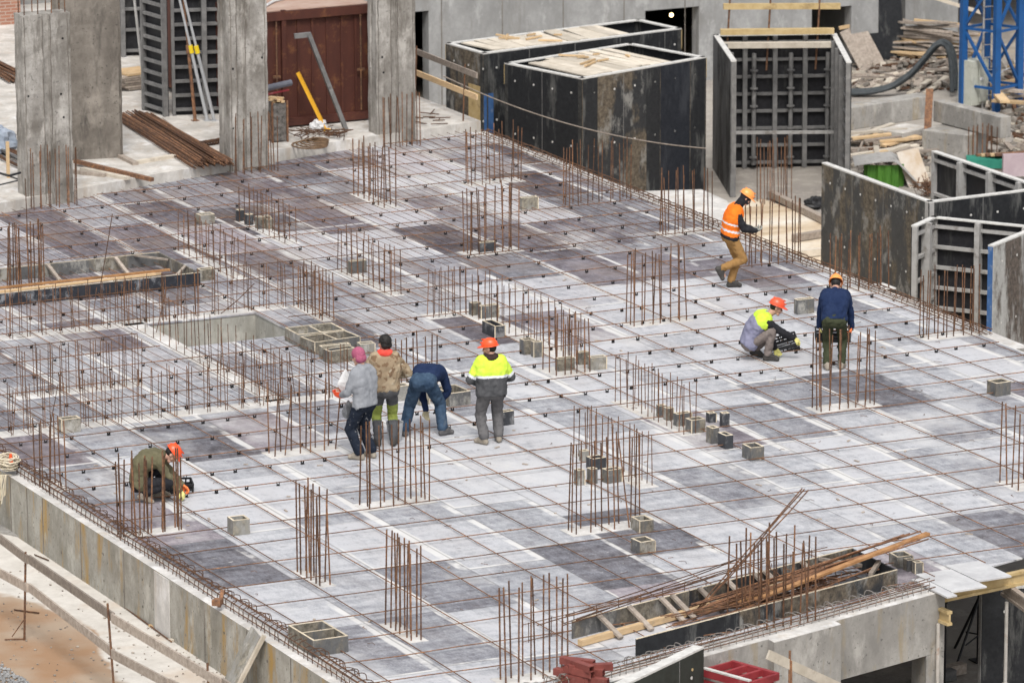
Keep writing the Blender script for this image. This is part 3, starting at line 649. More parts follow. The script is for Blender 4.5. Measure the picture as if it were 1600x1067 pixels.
BOXES = [
 ((364.5, 837), 12, 25, 24, 'pale lone box in the left foreground, right of the squatting man in olive', m_box_lt),
 ((96.6, 678), 8, 29, 22, 'pale lone box near the left border among the wall bars', m_box_lt),
 ((999.4, 833), 14, 22, 19, 'dark box touching the right end of the leaning starter bars', m_box),
 ((1001, 867), 13, 24, 20, 'box with wood scraps inside, nearest of all boxes in the right half before the trough', m_box),
 ((1172.5, 720.6), 13, 21.5, 21, 'lone grey box at the right end of the line of small boxes', m_box),
 ((1134, 702), 11, 12, 21.5, 'narrow dark box second from the right end of the line of small boxes', m_box_dk),
 ((1112.5, 694), 7.5, 12, 25, 'tall slim brown box beside the narrow dark box', m_box),
 ((1080.6, 678), 8.5, 23, 21, 'square grey box just past the white strip in the line of small boxes', m_box),
 ((1108, 661), 3, 11, 15, 'short slim dark box, left one of two slim boxes behind the line', m_box_dk),
 ((1129, 668), 3, 10, 22, 'tall slim dark box, right one of two slim boxes behind the line', m_box_dk),
 ((1058, 667), 5, 24, 20, 'square brown box standing among the bars of the white strip', m_box),
 ((1030, 653), 4, 7, 19, 'slimmest brown box among the bars of the white strip, leftmost of its line', m_box),
 ((1042, 658), 3, 9, 20, 'slim brown box among the bars of the white strip, second of its line', m_box),
 ((872, 581), 4, 26, 20, 'brown box wrapped by the thick starter bars at the end of the angled wall', m_box),
 ((905, 571), 5, 16, 20, 'brown box half hidden behind the pale box at the end of the angled wall', m_box),
 ((923, 579), 6, 24, 20, 'pale grey box at the right of the thick starter bars of the angled wall', m_box_lt),
 ((819, 555), 7, 17, 23, 'brown open box right of the hard hat of the man in yellow', m_box),
 ((834, 559), 3, 13, 24, 'slim brown box tight against the brown open box right of the yellow jacket', m_box),
 ((773.5, 529), 20, 16, 19, 'black open box turned sideways above the man in the yellow jacket', m_box_dk),
 ((752, 499), 3, 28, 20, 'wide brown box in front of the pair in the angled wall bars', m_box),
 ((738, 494), 3, 14, 20, 'brown box half hidden on the left of the wide brown box', m_box),
 ((548, 429), 4, 25, 20, 'single brown box standing inside the wall bars at mid deck', m_box),
 ((750, 395), 4, 24, 15, 'low dark box standing inside the column bars behind the middle of the deck', m_box_dk),
 ((815, 329), 5, 25, 19, 'pale box with a rusty side beside the column bars near the far corner', m_box_lt),
 ((314, 352), 8, 22, 15, 'low pale box alone at the back left, behind the left trough', m_box_lt),
 ((313, 440), 6, 22, 18, 'box at the right end of the left trough', m_box),
 ((373, 347), 3, 9, 18, 'slim dark box leftmost in the small group at the back', m_box_dk),
 ((387, 353), 3, 8, 17, 'slim dark box second in the small group at the back', m_box_dk),
 ((403, 359), 3, 20, 19, 'brown box in the middle of the small group at the back', m_box),
 ((417, 359), 2, 10, 16, 'slim brown box rightmost in the small group at the back', m_box),
 ((1246, 492), 5, 27, 23, 'grey box left of the man in the navy jacket and green trousers', m_box),
 ((1556.5, 620), 11, 25, 21, 'lone box near the right border of the photo', m_box),
 ((1402, 888), 13, 24, 18, 'widest of three boxes at the right end of the bar-filled trough', m_box),
 ((1418, 893), 6, 8, 18, 'slim middle box at the right end of the bar-filled trough', m_box),
 ((1430, 897), 6, 8, 18, 'slim rightmost box at the right end of the bar-filled trough', m_box),
 ((926, 735), 9, 22, 18, 'dark box at the back of the five behind the leaning bars', m_box_dk),
 ((949.5, 756), 7.5, 24, 21, 'pale square box at the right of the five behind the leaning bars', m_box),
 ((923, 757), 5, 11, 24, 'box in the middle of the five behind the leaning bars', m_box),
 ((903, 759), 3, 9, 24, 'slim box leftmost of the five behind the leaning bars', m_box),
 ((910, 722), 3, 9, 17, 'slim pale box farthest of the five behind the leaning bars', m_box_lt),
 ((623, 627), 8, 18, 23, 'pale box just left of the bending man in jeans', m_box_lt),
 ((782, 666), 4, 22, 22, 'dark box at the feet of the man in the yellow jacket, to his right', m_box_dk),
 ((656, 634), 6, 16, 18, 'pale box seen between the legs of the bending man in jeans', m_box_lt),
]
for a_ in BOXES: box(*a_)
box((490, 1026), 42, 54, 26, 'big two-part box in the left foreground by the edge cage', m_box, 1)
box((466, 543), 24, 72, 20, 'leftmost large divided box in the pile behind the man in the pink cap', m_box_lt, 1, 'U')
box((492, 554), 21, 73, 19, 'second large divided box in the pile behind the man in the pink cap', m_box, 1, 'U')
box((503, 562), 4, 44, 20, 'thin long box squeezed between two larger ones of the pile', m_box_lt)
box((515, 569), 9, 42, 20, 'nearest streaked box of the pile, just left of the pink cap', m_box)
box((563, 556), 7, 22, 18, 'small pale box at the right end of the pile, behind the black-haired man', m_box_lt)
box((702.6, 636), 22, 34, 21, 'wide streaked box between the bending man and the man in the yellow jacket', m_box)

# ------------------------------------------------------------------ trough on the left (edge form filled with lumber)
t = thing('long_form_trough', 'dark plywood trough with orange lumber inside at the left border', 'trough form', (-1, 13.4, 0))
Y0, Y1, XA, XB, Hh = 12.45, 14.3, -3.9, .86, .235
o = MB(); o.prism([(XA, Y0), (XB, Y0), (XB, Y0 + .03), (XA, Y0 + .03)], .002, Hh); part('front_board', o, film_mat('smeared_front_board', (.022, .024, .03), (.30, .31, .33), z=.8), t)
o = MB(); o.prism([(XA, Y1), (XB, Y1), (XB, Y1 + .03), (XA, Y1 + .03)], .002, Hh); part('back_board', o, m_box, t)
o = MB(); o.prism([(XB - .03, Y0 + .03), (XB, Y0 + .03), (XB, Y1), (XB - .03, Y1)], .002, Hh); part('end_board', o, m_box, t)
o = MB(); o.prism([(XA, Y0 + .001), (XB, Y0 + .001), (XB, Y0 + .029), (XA, Y0 + .029)], Hh, Hh + .005); o.prism([(XA, Y1 + .001), (XB, Y1 + .001), (XB, Y1 + .029), (XA, Y1 + .029)], Hh, Hh + .005); part('board_edge', o, m_edge, t)
for x in (-3.1, -2.6, -1.28, .0):
    o = MB(); o.beam((x, Y1 - .01, Hh - .01), (x + .02, Y1 - .62, .02), .06, .04); part('brace', o, m_wood_gr, t)
o = MB(); o.beam((XB - .5, Y1 - .02, Hh), (XB - .05, Y1 - .5, Hh - .03), .05, .03); o.beam((XB - .45, Y0 + .05, Hh - .04), (XB - .04, Y0 + .6, Hh), .05, .03); each('corner_brace', o, m_wood_gr, t)
rj = random.Random(5)
for k in range(6):
    y = Y0 + .25 + k * .11; o = MB(); z = .07 + (k % 3) * .04
    o.beam((-3.8 + rj.random() * .5, y, z), (XB - .25 - rj.random() * .8, y + rj.uniform(-.06, .10), z + .01), .06, .035)
    tag(single('lumber_board', o, m_beam_or if k % 2 else m_wood, 'long orange lumber board lying in the left plywood trough', 'board', (-2, y, z)), group='orange boards in the left trough')

# ------------------------------------------------------------------ trough on the right with the heap of bars
t = thing('long_form_trough', 'skewed plywood trough full of loose rusty bars at the front right edge', 'trough form', (-.2, -9.7, 0))
def SKP(x, off, z=0): return V3((x, yf(x) + off, z))
Hh = .25; OF, OB = .16, 1.42
def sb(x0, x1, off, nm, mat):
    o = MB(); o.prism([SKP(x0, off)[:2], SKP(x1, off)[:2], SKP(x1, off + .03)[:2], SKP(x0, off + .03)[:2]], .002, Hh); part(nm, o, mat, t)
    e = MB(); e.prism([SKP(x0, off + .001)[:2], SKP(x1, off + .001)[:2], SKP(x1, off + .029)[:2], SKP(x0, off + .029)[:2]], Hh, Hh + .006); part('board_edge', e, m_edge, t)
sb(-2.62, -.78, OF, 'front_board', m_film); sb(-.76, 2.2, OF, 'front_board', m_film_br)
sb(-3.0, -.9, OB, 'back_board', m_box); sb(-.88, 2.2, OB, 'back_board', m_film_br)
o = MB(); o.prism([SKP(2.17, OF + .03)[:2], SKP(2.2, OF + .03)[:2], SKP(2.2, OB)[:2], SKP(2.17, OB)[:2]], .002, Hh); part('end_board', o, m_film, t)
for x in (-2.55, -2.0, -1.42, -1.22, -.72, -.2, .3, .5, 1.2):
    o = MB(); o.beam(SKP(x, OB - .01, Hh + .01), SKP(x + .12, OB - .5, .03), .075, .035); part('brace', o, m_wood_gr, t)
o = MB(); o.beam(SKP(1.75, OF + .1, Hh), SKP(2.15, OF + .45, Hh + .02), .06, .05); o.beam(SKP(1.5, OB - .05, Hh), SKP(2.1, OB - .4, .12), .06, .04); each('corner_brace', o, m_wood_gr, t)
o = MB(); o.beam(G(906, 1004, .05), G(1245, 908, .08), .085, .085)
single('timber_beam', o, m_wood, 'long pale squared timber lying in the bar-filled trough', 'timber', tuple(SKP(-2.9, OB - .6)))
rj = random.Random(23)
me_lb = None
def loose(a, b, rad, mat, grp, label, name='loose_rebar'):
    o = MB(); a, b = V3(a), V3(b); n = 6; pts = []
    for i in range(n + 1):
        p = a.lerp(b, i / n); pts.append(p + V3((rj.uniform(-.012, .012), rj.uniform(-.012, .012), rj.uniform(-.008, .008))))
    o.tube(pts, rad, 5); return tag(single(name, o, mat, label, 'loose bar', tuple(a)), group=grp)
for k in range(26):
    x0 = rj.uniform(-2.0, .2) ** 1 ; x1 = x0 + rj.uniform(1.4, 2.8); off0 = rj.uniform(OF + .1, OB - .55); off1 = off0 + rj.uniform(-.2, .25)
    loose(SKP(x0, off0, .05 + rj.random() * .22), SKP(min(x1, 2.05), max(OF + .08, off1), .05 + rj.random() * .24), .009, rj.choice((m_rust, m_rust_or, m_rust_or)), 'loose bars in the right trough', 'loose rusty bar lying in the right trough')
for k in range(6):   # orange boards in the same bundle and below it
    a = G(1130 + k * 12, 948 - k * 3, .10 + .03 * k); b = G(1360 + k * 18, 868 - k * 7, .30 + .05 * k); o = MB(); o.beam(a, b, .085, .035)
    tag(single('lumber_board', o, m_beam_or, 'orange brown board in the heap of bars in the right trough', 'board', tuple(a)), group='orange boards in the right trough')
for k in range(12):   # the bundle that sticks out over the end
    a = G(1105 + rj.uniform(-30, 20), 946 + rj.uniform(-4, 4), .16 + rj.random() * .06); b = G(1440 + rj.uniform(-40, 20), 832 + rj.uniform(-2, 12) + 0, .52)
    loose(a, b, .012, m_rust_or, 'bars of the bundle rising over the trough end', 'bar of the bundle that rises over the right end of the trough')
for k in range(3):    # three bars leaning high
    a = G(1087 + k * 3, 953, .10); b = a + V3((1.72 + .015 * k, .12, 1.50 - .02 * k))
    loose(a, b, .010, m_rust, 'thin bars leaning steeply out of the trough', 'bar leaning steeply up out of the trough')
for k in range(6):    # crossing bars left of it, over the back board
    a = SKP(-3.2 + rj.uniform(-.3, .3), 1.4 + rj.uniform(-.2, .3), .22 + rj.random() * .15); b = SKP(.2 + rj.uniform(-.6, .4), 1.2 + rj.uniform(-.5, .5), .3 + rj.random() * .25)
    loose(a, b, .008, rj.choice((m_rust, m_rust_dk)), 'thin bars crossing over the back board of the trough', 'thin bar lying across the back board of the right trough')
t = thing('bent_bar_heap', 'tangled heap of short bent bars in the middle of the right trough', 'bent bars', tuple(SKP(.75, .62)))
for k in range(26):
    c = SKP(.75, .6, .2) + V3((rj.gauss(0, .2), rj.gauss(0, .1), rj.uniform(-.08, .14))); d = V3((rj.uniform(-1, 1), rj.uniform(-1, 1), rj.uniform(-.3, .3))).normalized() * rj.uniform(.12, .3)
    o = MB(); o.tube([c - d, c + V3((0, 0, .03)), c + d, c + d + V3((.03, .02, .08))], .007, 5); part('bent_bar', o, m_rust_or if k % 2 else m_rust, t)
# slender frame of thin bars behind the trough
t = thing('slab_stirrup_frame', 'slender frame of thin bars standing behind the right trough', 'bar frame', tuple(SKP(-2.5, 1.75)))
for z in (.02, .26):
    o = MB(); o.tube([SKP(x, 1.72, z + .01 * math.sin(x * 3)) for x in (-3.7, -2.6, -1.4, -.2, 1.0, 1.9)], .0065, 5); part('long_bar', o, m_rust, t)
for k in range(14):
    x = -3.6 + k * .4; o = MB(); o.tube([SKP(x, 1.72, -.0), SKP(x, 1.72, .28)], .006, 5); part('upright', o, m_rust_dk, t)

# ------------------------------------------------------------------ columns on the back slab
def column(label, x0, y0, w_, d_, h, mat=None, starters=0, groove=(.42, .58), rzz=0.0):
    t = thing('concrete_column', label, 'column', (x0, y0, .0), 'cast concrete columns on the back slab'); h += .2
    t.rotation_euler = (0, 0, rzz)
    gx0, gx1 = groove[0] * w_, groove[1] * w_; g = .06
    poly = [(0, 0), (gx0, 0), (gx0 + .02, g), (gx1 - .02, g), (gx1, 0), (w_, 0), (w_, d_), (0, d_), (0, d_ * .7), (.02, d_ * .66), (.02, d_ * .34), (0, d_ * .3)]
    o = MB(); r = random.Random(int(x0 * 31))
    n = 22; sec = []
    for k in range(n + 1): sec.append([(p[0] + r.uniform(-.010, .010), p[1] + r.uniform(-.010, .010), h * k / n) for p in poly])
    vs = [p for s_ in sec for p in s_]; m = len(poly); fs = []
    for k in range(n):
        for i in range(m): fs.append((k * m + i, k * m + (i + 1) % m, (k + 1) * m + (i + 1) % m, (k + 1) * m + i))
    fs += [tuple(range(m))[::-1], tuple(range(n * m, n * m + m))]
    o.add(vs, fs); me = mesh_of('shaft', o, mat or m_conc_col); inst('shaft', me, t)
    o = MB(); o.v = []
    for k in range(4):
        o.cyl((r.uniform(.1, w_ - .1), -.004, .3 + r.random() * (h - .6)), (r.uniform(.1, w_ - .1), .01, .3), .012, n=6) if 0 else o.ball((r.choice((.12 * w_, .8 * w_)) + r.uniform(-.05, .05), -.002, .25 + r.random() * (h - .5)), .022, (1, .25, 1), 8, 5)
    nv = len(o.v) // 4
    for k in range(4):
        q = MB(); q.v = o.v[k * nv:(k + 1) * nv]; nf = len(o.f) // 4; q.f = [tuple(i - k * nv for i in f) for f in o.f[k * nf:(k + 1) * nf]]; q.m = [0] * nf
        inst('tie_hole', mesh_of('tie_hole', q, m_bldark), t)
    for gx_ in (gx0 - .005, gx1 + .005, w_ - .05, .04):
        q = MB(); pts = [(gx_ + r.uniform(-.008, .008), -.003, .02 + (h - .05) * i / 30) for i in range(31)]; q.tube(pts, .008, 4); inst('board_joint', mesh_of('board_joint', q, m_conc_dark), t)
    if starters:
        for i in range(starters):
            p = (.07 + (w_ - .14) * (i % (starters // 2)) / max(1, starters // 2 - 1), .06 if i < starters // 2 else d_ - .06)
            inst('rebar', bar_mesh(.0105)[i % 3], t, (p[0], p[1], h), (r.gauss(0, .01), r.gauss(0, .01), 0), (1, 1, .9))
    return t
column('leftmost pale concrete column with bars on its top, behind the deck', .52, 20.08, .95, .42, 3.42, starters=8)
column('darker stained concrete wall pier just right of the leftmost column', 2.3, 22.95, 1.25, .5, 4.6, m_conc_dark, groove=(.98, .985), rzz=-.18)
column('grooved concrete column left of the red container', 5.21, 21.36, .80, .55, 4.4, groove=(.2, .42))
column('grooved concrete column right of the red container', 8.85, 22.53, .84, .42, 4.4, groove=(.38, .55))

# ------------------------------------------------------------------ red container
cx0, cy0 = 6.9, 24.05; t = thing('shipping_container', 'rusty dark red shipping container behind the two right columns', 'container', (cx0, cy0, .2))
o = MB(); o.prism([(cx0, cy0 + .05), (cx0 + 2.55, cy0 + .05), (cx0 + 2.55, cy0 + 6), (cx0, cy0 + 6)], .32, 2.48); part('body', o, m_cont, t)
o = MB()
for x in (cx0 + .04, cx0 + .62, cx0 + 2.51): o.box((x, cy0 + .02, 1.4), (.09, .1, 2.34))
o.box((cx0 + 1.27, cy0 + .018, 2.46), (2.62, .12, .17)); o.box((cx0 + 1.27, cy0 + .018, .31), (2.62, .12, .15)); part('frame', o, m_cont, t)
o = MB()
for x in (cx0 + .95, cx0 + 1.26, cx0 + 1.58, cx0 + 1.9, cx0 + 2.2): o.box((x, cy0 + .04, 1.38), (.05, .03, 2.0))
part('door_rib', o, m_cont, t)
for x in (cx0 + .45, cx0 + 2.28):
    o = MB(); o.cyl((x, cy0 - .035, .42), (x, cy0 - .035, 2.36), .018); o.box((x, cy0 - .03, 1.25), (.16, .03, .05)); part('lock_bar', o, m_rust, t)
o = MB(); o.prism([(cx0 + .02, cy0 + .02), (cx0 + 2.53, cy0 + .02), (cx0 + 2.53, cy0 + 6), (cx0 + .02, cy0 + 6)], 2.552, 2.57); part('roof', o, simple('container_roof', (.33, .20, .15), (.45, .34, .28), 2, .8), t)
o = MB(); o.tube([(cx0 + .3, cy0 + .3, 2.6), (cx0 + .8, cy0 + .9, 2.6), (cx0 + 1.6, cy0 + 1.4, 2.6)], .03); single('pipe', o, m_white_pl, 'pale pipe lying on the container roof', 'pipe', (cx0 + .3, cy0 + .3, 2.58))
# things leaning on and lying in front of it
a = G(510, 205, .2); b = a + V3((-.45, .35, 1.16)); o = MB(); o.beam(a, b, .085, .06); o.box(a + V3((0, 0, .03)), (.14, .1, .03))
single('yellow_post', o, m_yellow, 'yellow post leaning towards the red container', 'post', tuple(a))
a = G(541, 204, .2); b = a + V3((-.75, .1, 2.0)); o = MB(); o.beam(a, b, .12, .08); o.beam(b + V3((.05, 0, -.03)), b + V3((-.27, .08, -.05)), .1, .09)
single('angle_post', o, m_steel_dk, 'dark angled steel post like an upside-down L, leaning by the container', 'steel post', tuple(a))
a = G(426, 224, .2); t = thing('scrap_crate', 'rusty wire crate full of scrap left of the container', 'crate', tuple(a))
o = MB(); o.box(a + V3((.16, .2, .40)), (.30, .36, .74)); part('crate_side', o, simple('scrap_mesh', (.03, .026, .024), (.26, .24, .22), 14, .8), t)
o = MB()
for x in (0, .32):
    for y in (.0, .4): o.box(a + V3((x, y, .41)), (.035, .035, .82))
part('crate_post', o, m_rust_or, t)
o = MB(); rj = random.Random(9)
for k in range(9): c = a + V3((.16 + rj.uniform(-.1, .1), .2 + rj.uniform(-.1, .1), .79 + k * .01)); o.box(c, (.22, .06, .03), rj.random() * 3)
part('scrap_wood', o, m_wood, t)
a = a + V3((-.2, .55, .95)); o = MB(); o.cyl(a, a + V3((.95, .25, .06)), .065, n=12); single('plastic_pipe', o, m_grey_pl, 'dark grey plastic pipe lying across the scrap crate', 'pipe', tuple(a))
a = a + V3((.0, .02, -.12)); o = MB(); o.cyl(a, a + V3((.9, .22, .04)), .022, n=8); single('red_tube', o, m_brightred, 'thin red tube under the grey pipe', 'tube', tuple(a))
def blob(name, c, r, sc, mat, label, cat, seed=1, amp=.35, f=4.0):
    o = MB(); o.ball((0, 0, 0), 1, (1, 1, 1), 20, 12); vs = []
    for v in o.v:
        v = V3(v); k = 1 + amp * noise.noise(v * f * .5 + V3((seed * 7, 0, 0))) + amp * .5 * noise.noise(v * f * 1.7 + V3((seed * 3, 5, 0)))
        vs.append(V3((v.x * sc[0] * r * k, v.y * sc[1] * r * k, max(-.9 * sc[2] * r, v.z * sc[2] * r * k))) + V3(c))
    o.v = [tuple(v) for v in vs]; return single(name, o, mat, label, cat, tuple(c), smooth=False)
blob('plastic_bag', G(497, 197, .30), .17, (1, .8, .75), m_white_pl, 'crumpled white plastic bag beside the yellow post', 'bag', 3)
t = thing('wire_tangle', 'dark tangle of tie wire on the slab before the container', 'wire', tuple(G(495, 212, .2)))
o = MB(); rj = random.Random(4)
for k in range(24):
    c = G(462 + rj.random() * 80, 206 + rj.random() * 12, .22); pts = [c + V3((rj.uniform(-.3, .3), rj.uniform(-.3, .3), rj.uniform(0, .10))) for _ in range(4)]; o.tube(pts, .009, 4)
part('wire', o, m_rust_dk, t)
t = thing('hose_coil', 'brown coil of hose at the slab edge above the kerb', 'hose', tuple(G(480, 232, .2)))
o = MB(); c = G(484, 229, .2)
for k in range(5):
    o.tube([c + V3((.34 * math.cos(q * .45) * (1 - .12 * k) + .05 * k, .40 * math.sin(q * .45) * (1 - .10 * k), .03 + .02 * k)) for q in range(15)], .016, 6)
part('coil', o, simple('brown_hose', (.10, .06, .035), (.22, .14, .08), 9, .8), t)

# ------------------------------------------------------------------ form panels
def panel(t, a, b, z0, z1, ribs='none', face=None, frame=None, thick=.12, flip=False, nrib=9, nup=2):
    """form panel from a to b (ground line); skin towards the right-hand side of a->b, ribs on the other"""
    a, b = V3((a[0], a[1], 0)), V3((b[0], b[1], 0)); d = (b - a).normalized(); n = V3((d.y, -d.x, 0)) * (-1 if flip else 1)
    def qd(s0, s1, o0, o1, za, zb, o):
        p = [a + d * s0 + n * o0, a + d * s1 + n * o0, a + d * s1 + n * o1, a + d * s0 + n * o1]; o.prism([(q.x, q.y) for q in p], za, zb)
    L = (b - a).length
    o = MB(); qd(.004, L - .004, -.018, 0, z0 + .004, z1 - .03, o); part('form_face', o, face or m_film, t)
    o = MB(); qd(0, L, -thick, -.0, z1 - .028, z1, o); part('top_rail', o, m_topedge, t)
    if ribs != 'none':
        o = MB()
        for k in range(nrib): z = z0 + .12 + (z1 - z0 - .3) * k / (nrib - 1); qd(.02, L - .02, -thick + .02, -.019, z - .03, z + .03, o)
        each('form_rib', o, frame or m_steel, t)
        o = MB()
        for k in range(nup + 2):
            s = .03 + (L - .06) * k / (nup + 1); w_ = .035 if k in (0, nup + 1) else .05
            qd(max(0, s - w_), min(L, s + w_), -thick - (.0 if k in (0, nup + 1) else .07), -.0195 if k not in (0, nup + 1) else -.0197, z0 + .01, z1 - .03, o)
        each('form_post', o, frame or m_steel, t)
    else:
        for s in [1.22 * q for q in range(1, int(L / 1.22) + 1)]:
            if s < L - .2: o = MB(); qd(s - .008, s + .008, -.002, .002, z0 + .01, z1 - .04, o); part('panel_joint', o, m_steel_dk, t)
        for s in [.35 + .6 * q for q in range(int((L - .3) / .6) + 1)]:
            for z in (z1 - .35, z1 - 1.5):
                p = a + d * s; o = MB(); o.cyl(V3((p.x, p.y, z)) - n * .004, V3((p.x, p.y, z)) + n * .006, .024, n=8); part('tie_hole', o, m_topedge, t)
        o = MB(); qd(-.002, .05, -thick, -.0185, z0, z1 - .03, o); qd(L - .05, L + .002, -thick, -.0185, z0, z1 - .03, o); each('form_post', o, frame or m_steel, t)
    return d, n
ZG = -3.0
m_fr = simple('black_form_frame', (.02, .02, .02), (.06, .06, .058), 7, .7, dirt=((.2, .2, .19), 4, .6, .6))
def form_box(label, A, B, D, C_, planks_z, seed):
    """A left, B near, D right, C_ far corner"""
    t = thing('formwork_box', label, 'formwork', (A[0], A[1], ZG))
    panel(t, A, B, ZG, 0, face=m_film_br if seed == 2 else m_film, frame=m_fr); panel(t, B, D, ZG, 0, face=m_film_br if seed == 1 else m_film, frame=m_fr); panel(t, D, C_, ZG, 0, face=m_film, frame=m_fr); panel(t, C_, A, ZG, 0, face=m_film, frame=m_fr)
    o = MB()
    for p, q in ((D, C_), (C_, A)):
        p3, q3 = V3((*p, -.25)), V3((*q, -.25)); o.beam(p3, q3, .02, .42)
    part('inner_board', o, m_beam_y, t)
    r = random.Random(seed); a, b, d_ = V3((*A, 0)), V3((*B, 0)), V3((*D, 0)); u = d_ - b; v = a - b
    for k in range(13):
        s = .10 + .62 * k / 12; o = MB(); p = b + u * s + v * (.06 + r.uniform(-.02, .05)) + V3((0, 0, planks_z + .03 + r.uniform(0, .02))); q = b + u * (s + r.uniform(-.03, .06)) + v * (.9 + r.uniform(-.06, .04)) + V3((0, 0, planks_z + .03 + r.uniform(0, .02)))
        o.beam(p, q, .205 if seed == 1 else .285, .03, up=(0, 0, 1))
        tag(single('cover_plank', o, m_wood_pale, 'pale plank lying as a lid on the %s' % ('nearer black form box' if seed == 1 else 'farther black form box'), 'plank', tuple(p)), group='planks on the %s form box' % ('nearer' if seed == 1 else 'farther'))
    for k in range(7):
        c = b + u * (.2 + .5 * r.random()) + v * (.2 + .55 * r.random()) + V3((0, 0, planks_z + .075)); o = MB(); o.beam(c, c + V3((r.uniform(-.5, .5), r.uniform(-.5, .5), .02)), .05, .035)
        tag(single('scrap_batten', o, m_wood, 'short scrap batten lying on the planks of the %s' % ('nearer black form box' if seed == 1 else 'farther black form box'), 'batten', tuple(c)), group='scrap battens on the %s form box' % ('nearer' if seed == 1 else 'farther'))
    return t
fb = form_box('nearer big black formwork box with brown stained middle, planks on top', (15.03, 29.54), (15.69, 27.14), (19.23, 28.22), (18.55, 30.49), -.06, 1)
o = MB(); a = V3((15.69, 27.14, 0)); d = (V3((19.23, 28.22, 0)) - a).normalized(); n = V3((d.y, -d.x, 0))
def strip(s0, s1, mat, lab, t, a=a, d=d, n=n, z1=-.03):
    o = MB(); p = [a + d * s0 + n * .001, a + d * s1 + n * .001, a + d * s1 + n * .006, a + d * s0 + n * .006]; o.prism([(q.x, q.y) for q in p], ZG + .01, z1); part('face_sheet', o, mat, t, label=lab)
strip(.02, .45, m_film, 'black face sheet', fb); strip(1.9, 2.3, m_film, 'black face sheet', fb); strip(2.32, 3.2, film_mat('blue_black_film', (.011, .013, .018), (.06, .065, .075), amt=.4), 'blue-black face sheet', fb); strip(3.22, 3.64, m_film, 'black face sheet', fb)
fb2 = form_box('farther long black formwork box under the grey building, half hidden', (14.95, 32.32), (15.12, 30.77), (20.4, 31.6), (20.1, 33.1), -.05, 2)
a2 = V3((14.95, 32.32, 0)); d2 = (V3((15.12, 30.77, 0)) - a2).normalized(); n2 = V3((d2.y, -d2.x, 0))
strip(.95, 1.45, m_beam_y, 'ochre timber strip', fb2, a2, d2, n2, -.75)
a3 = V3((15.12, 30.77, 0)); d3 = (V3((20.4, 31.6, 0)) - a3).normalized(); n3 = V3((d3.y, -d3.x, 0)); strip(.01, .26, m_blue_film, 'blue painted strip', fb2, a3, d3, n3, -.9)
# upright ochre boards beside it

# three-sided form, open to the viewer
t = thing('open_form', 'three-sided ribbed formwork open towards the deck, with steel braces inside', 'formwork', (20.65, 30.6, ZG))
LF, LN, RN, RF = (20.65, 30.59), (19.48, 27.57), (21.71, 26.26), (23.18, 29.57)
panel(t, LF, LN, ZG, 0, 'r', film_mat('grey_wing_face', (.10, .10, .10), (.26, .26, .25), (.05, .05, .05), amt=.7), m_steel_dk, nrib=9); panel(t, RN, RF, ZG, 0, 'r', m_film, m_steel_dk, nrib=9, nup=3); panel(t, RF, LF, ZG, 0, 'r', m_film_in, m_steel_dk, nrib=8, nup=3)
lf, rf, ln, rn = V3((*LF, 0)), V3((*RF, 0)), V3((*LN, 0)), V3((*RN, 0))
for z, s, mat in ((-2.05, .25, m_steel), (-.12, .22, m_wood_pale), (.12, .12, m_beam_y)):
    o = MB(); o.beam(lf.lerp(ln, s) + V3((.1, -.05, z)), rf.lerp(rn, s) + V3((-.1, 0, z)), .16 if z > -1 else .06, .12 if z > -1 else .07); part('cross_beam', o, mat, t)
o = MB(); o.beam(lf + V3((.2, -.1, .62)), rf + V3((.1, 0, .58)), .08, .13); part('hand_rail', o, m_beam_y, t)
o = MB()
for s in (.12, .45, .85): p = lf.lerp(rf, s); o.cyl(p + V3((-.1, -.1, -.8)), p + V3((.05, 0, .8)), .022, n=6)
nv = len(o.v) // 3
for k in range(3): q = MB(); q.v = o.v[k * nv:(k + 1) * nv]; nf = len(o.f) // 3; q.f = [tuple(i - k * nv for i in f) for f in o.f[k * nf:(k + 1) * nf]]; q.m = [0] * nf; part('rail_post', q, m_rust, t)
o = MB()
for s in (.25, .55, .85):
    p = lf.lerp(rf, s)
    p = p + V3((.1, -.3, 0))
    for z in (-2.75, -2.1, -1.6, -1.2, -.8): o.cyl(p + V3((0, 0, z)), p + V3((0, 0, z + .03)), .09, n=10)
    o.cyl(p + V3((0, 0, -2.9)), p + V3((0, 0, -.4)), .05, n=8)
part('shoring_tube', o, m_steel_dk, t)
# stained corner form right of it
t = thing('corner_form', 'big grime-stained corner formwork panel with pale top edge, right behind the deck edge', 'formwork', (15.85, 17.06, ZG))
panel(t, (15.85, 17.06), (15.82, 12.89), ZG, 0, face=film_mat('weathered_corner_face', (.045, .046, .046), (.27, .265, .25), (.19, .16, .12), z=.7)); panel(t, (15.82, 12.89), (20.5, 13.1), ZG, 0, face=m_film)
# ribbed corner
t = thing('ribbed_form', 'ribbed corner form with open back towards the viewer, pale top edge', 'formwork', (14.48, 11.23, ZG))
panel(t, (15.26, 11.79), (14.48, 11.23), ZG, 0, 'r', m_film_in, m_steel, nrib=7, nup=1); panel(t, (18.1, 8.0), (15.26, 11.79), ZG, 0, 'r', m_film_in, m_steel, nrib=8, nup=4)
t = thing('blue_edged_form', 'pale grey form panel with a blue painted end at the right border', 'formwork', (14.93, 9.03, ZG))
panel(t, (14.93, 9.03), (18.0, 11.0), ZG, 0, face=film_mat('pale_film_face', (.30, .30, .29), (.48, .48, .47), (.16, .13, .11), amt=.8), frame=m_blue_film)
t = thing('inner_form', 'ribbed form panel inside the stained corner form, by the sheet metal', 'formwork', (18.45, 17.1, ZG))
panel(t, (18.5, 11.6), (18.45, 17.09), ZG, 0, 'r', m_film_in, m_steel, nrib=5, nup=4)

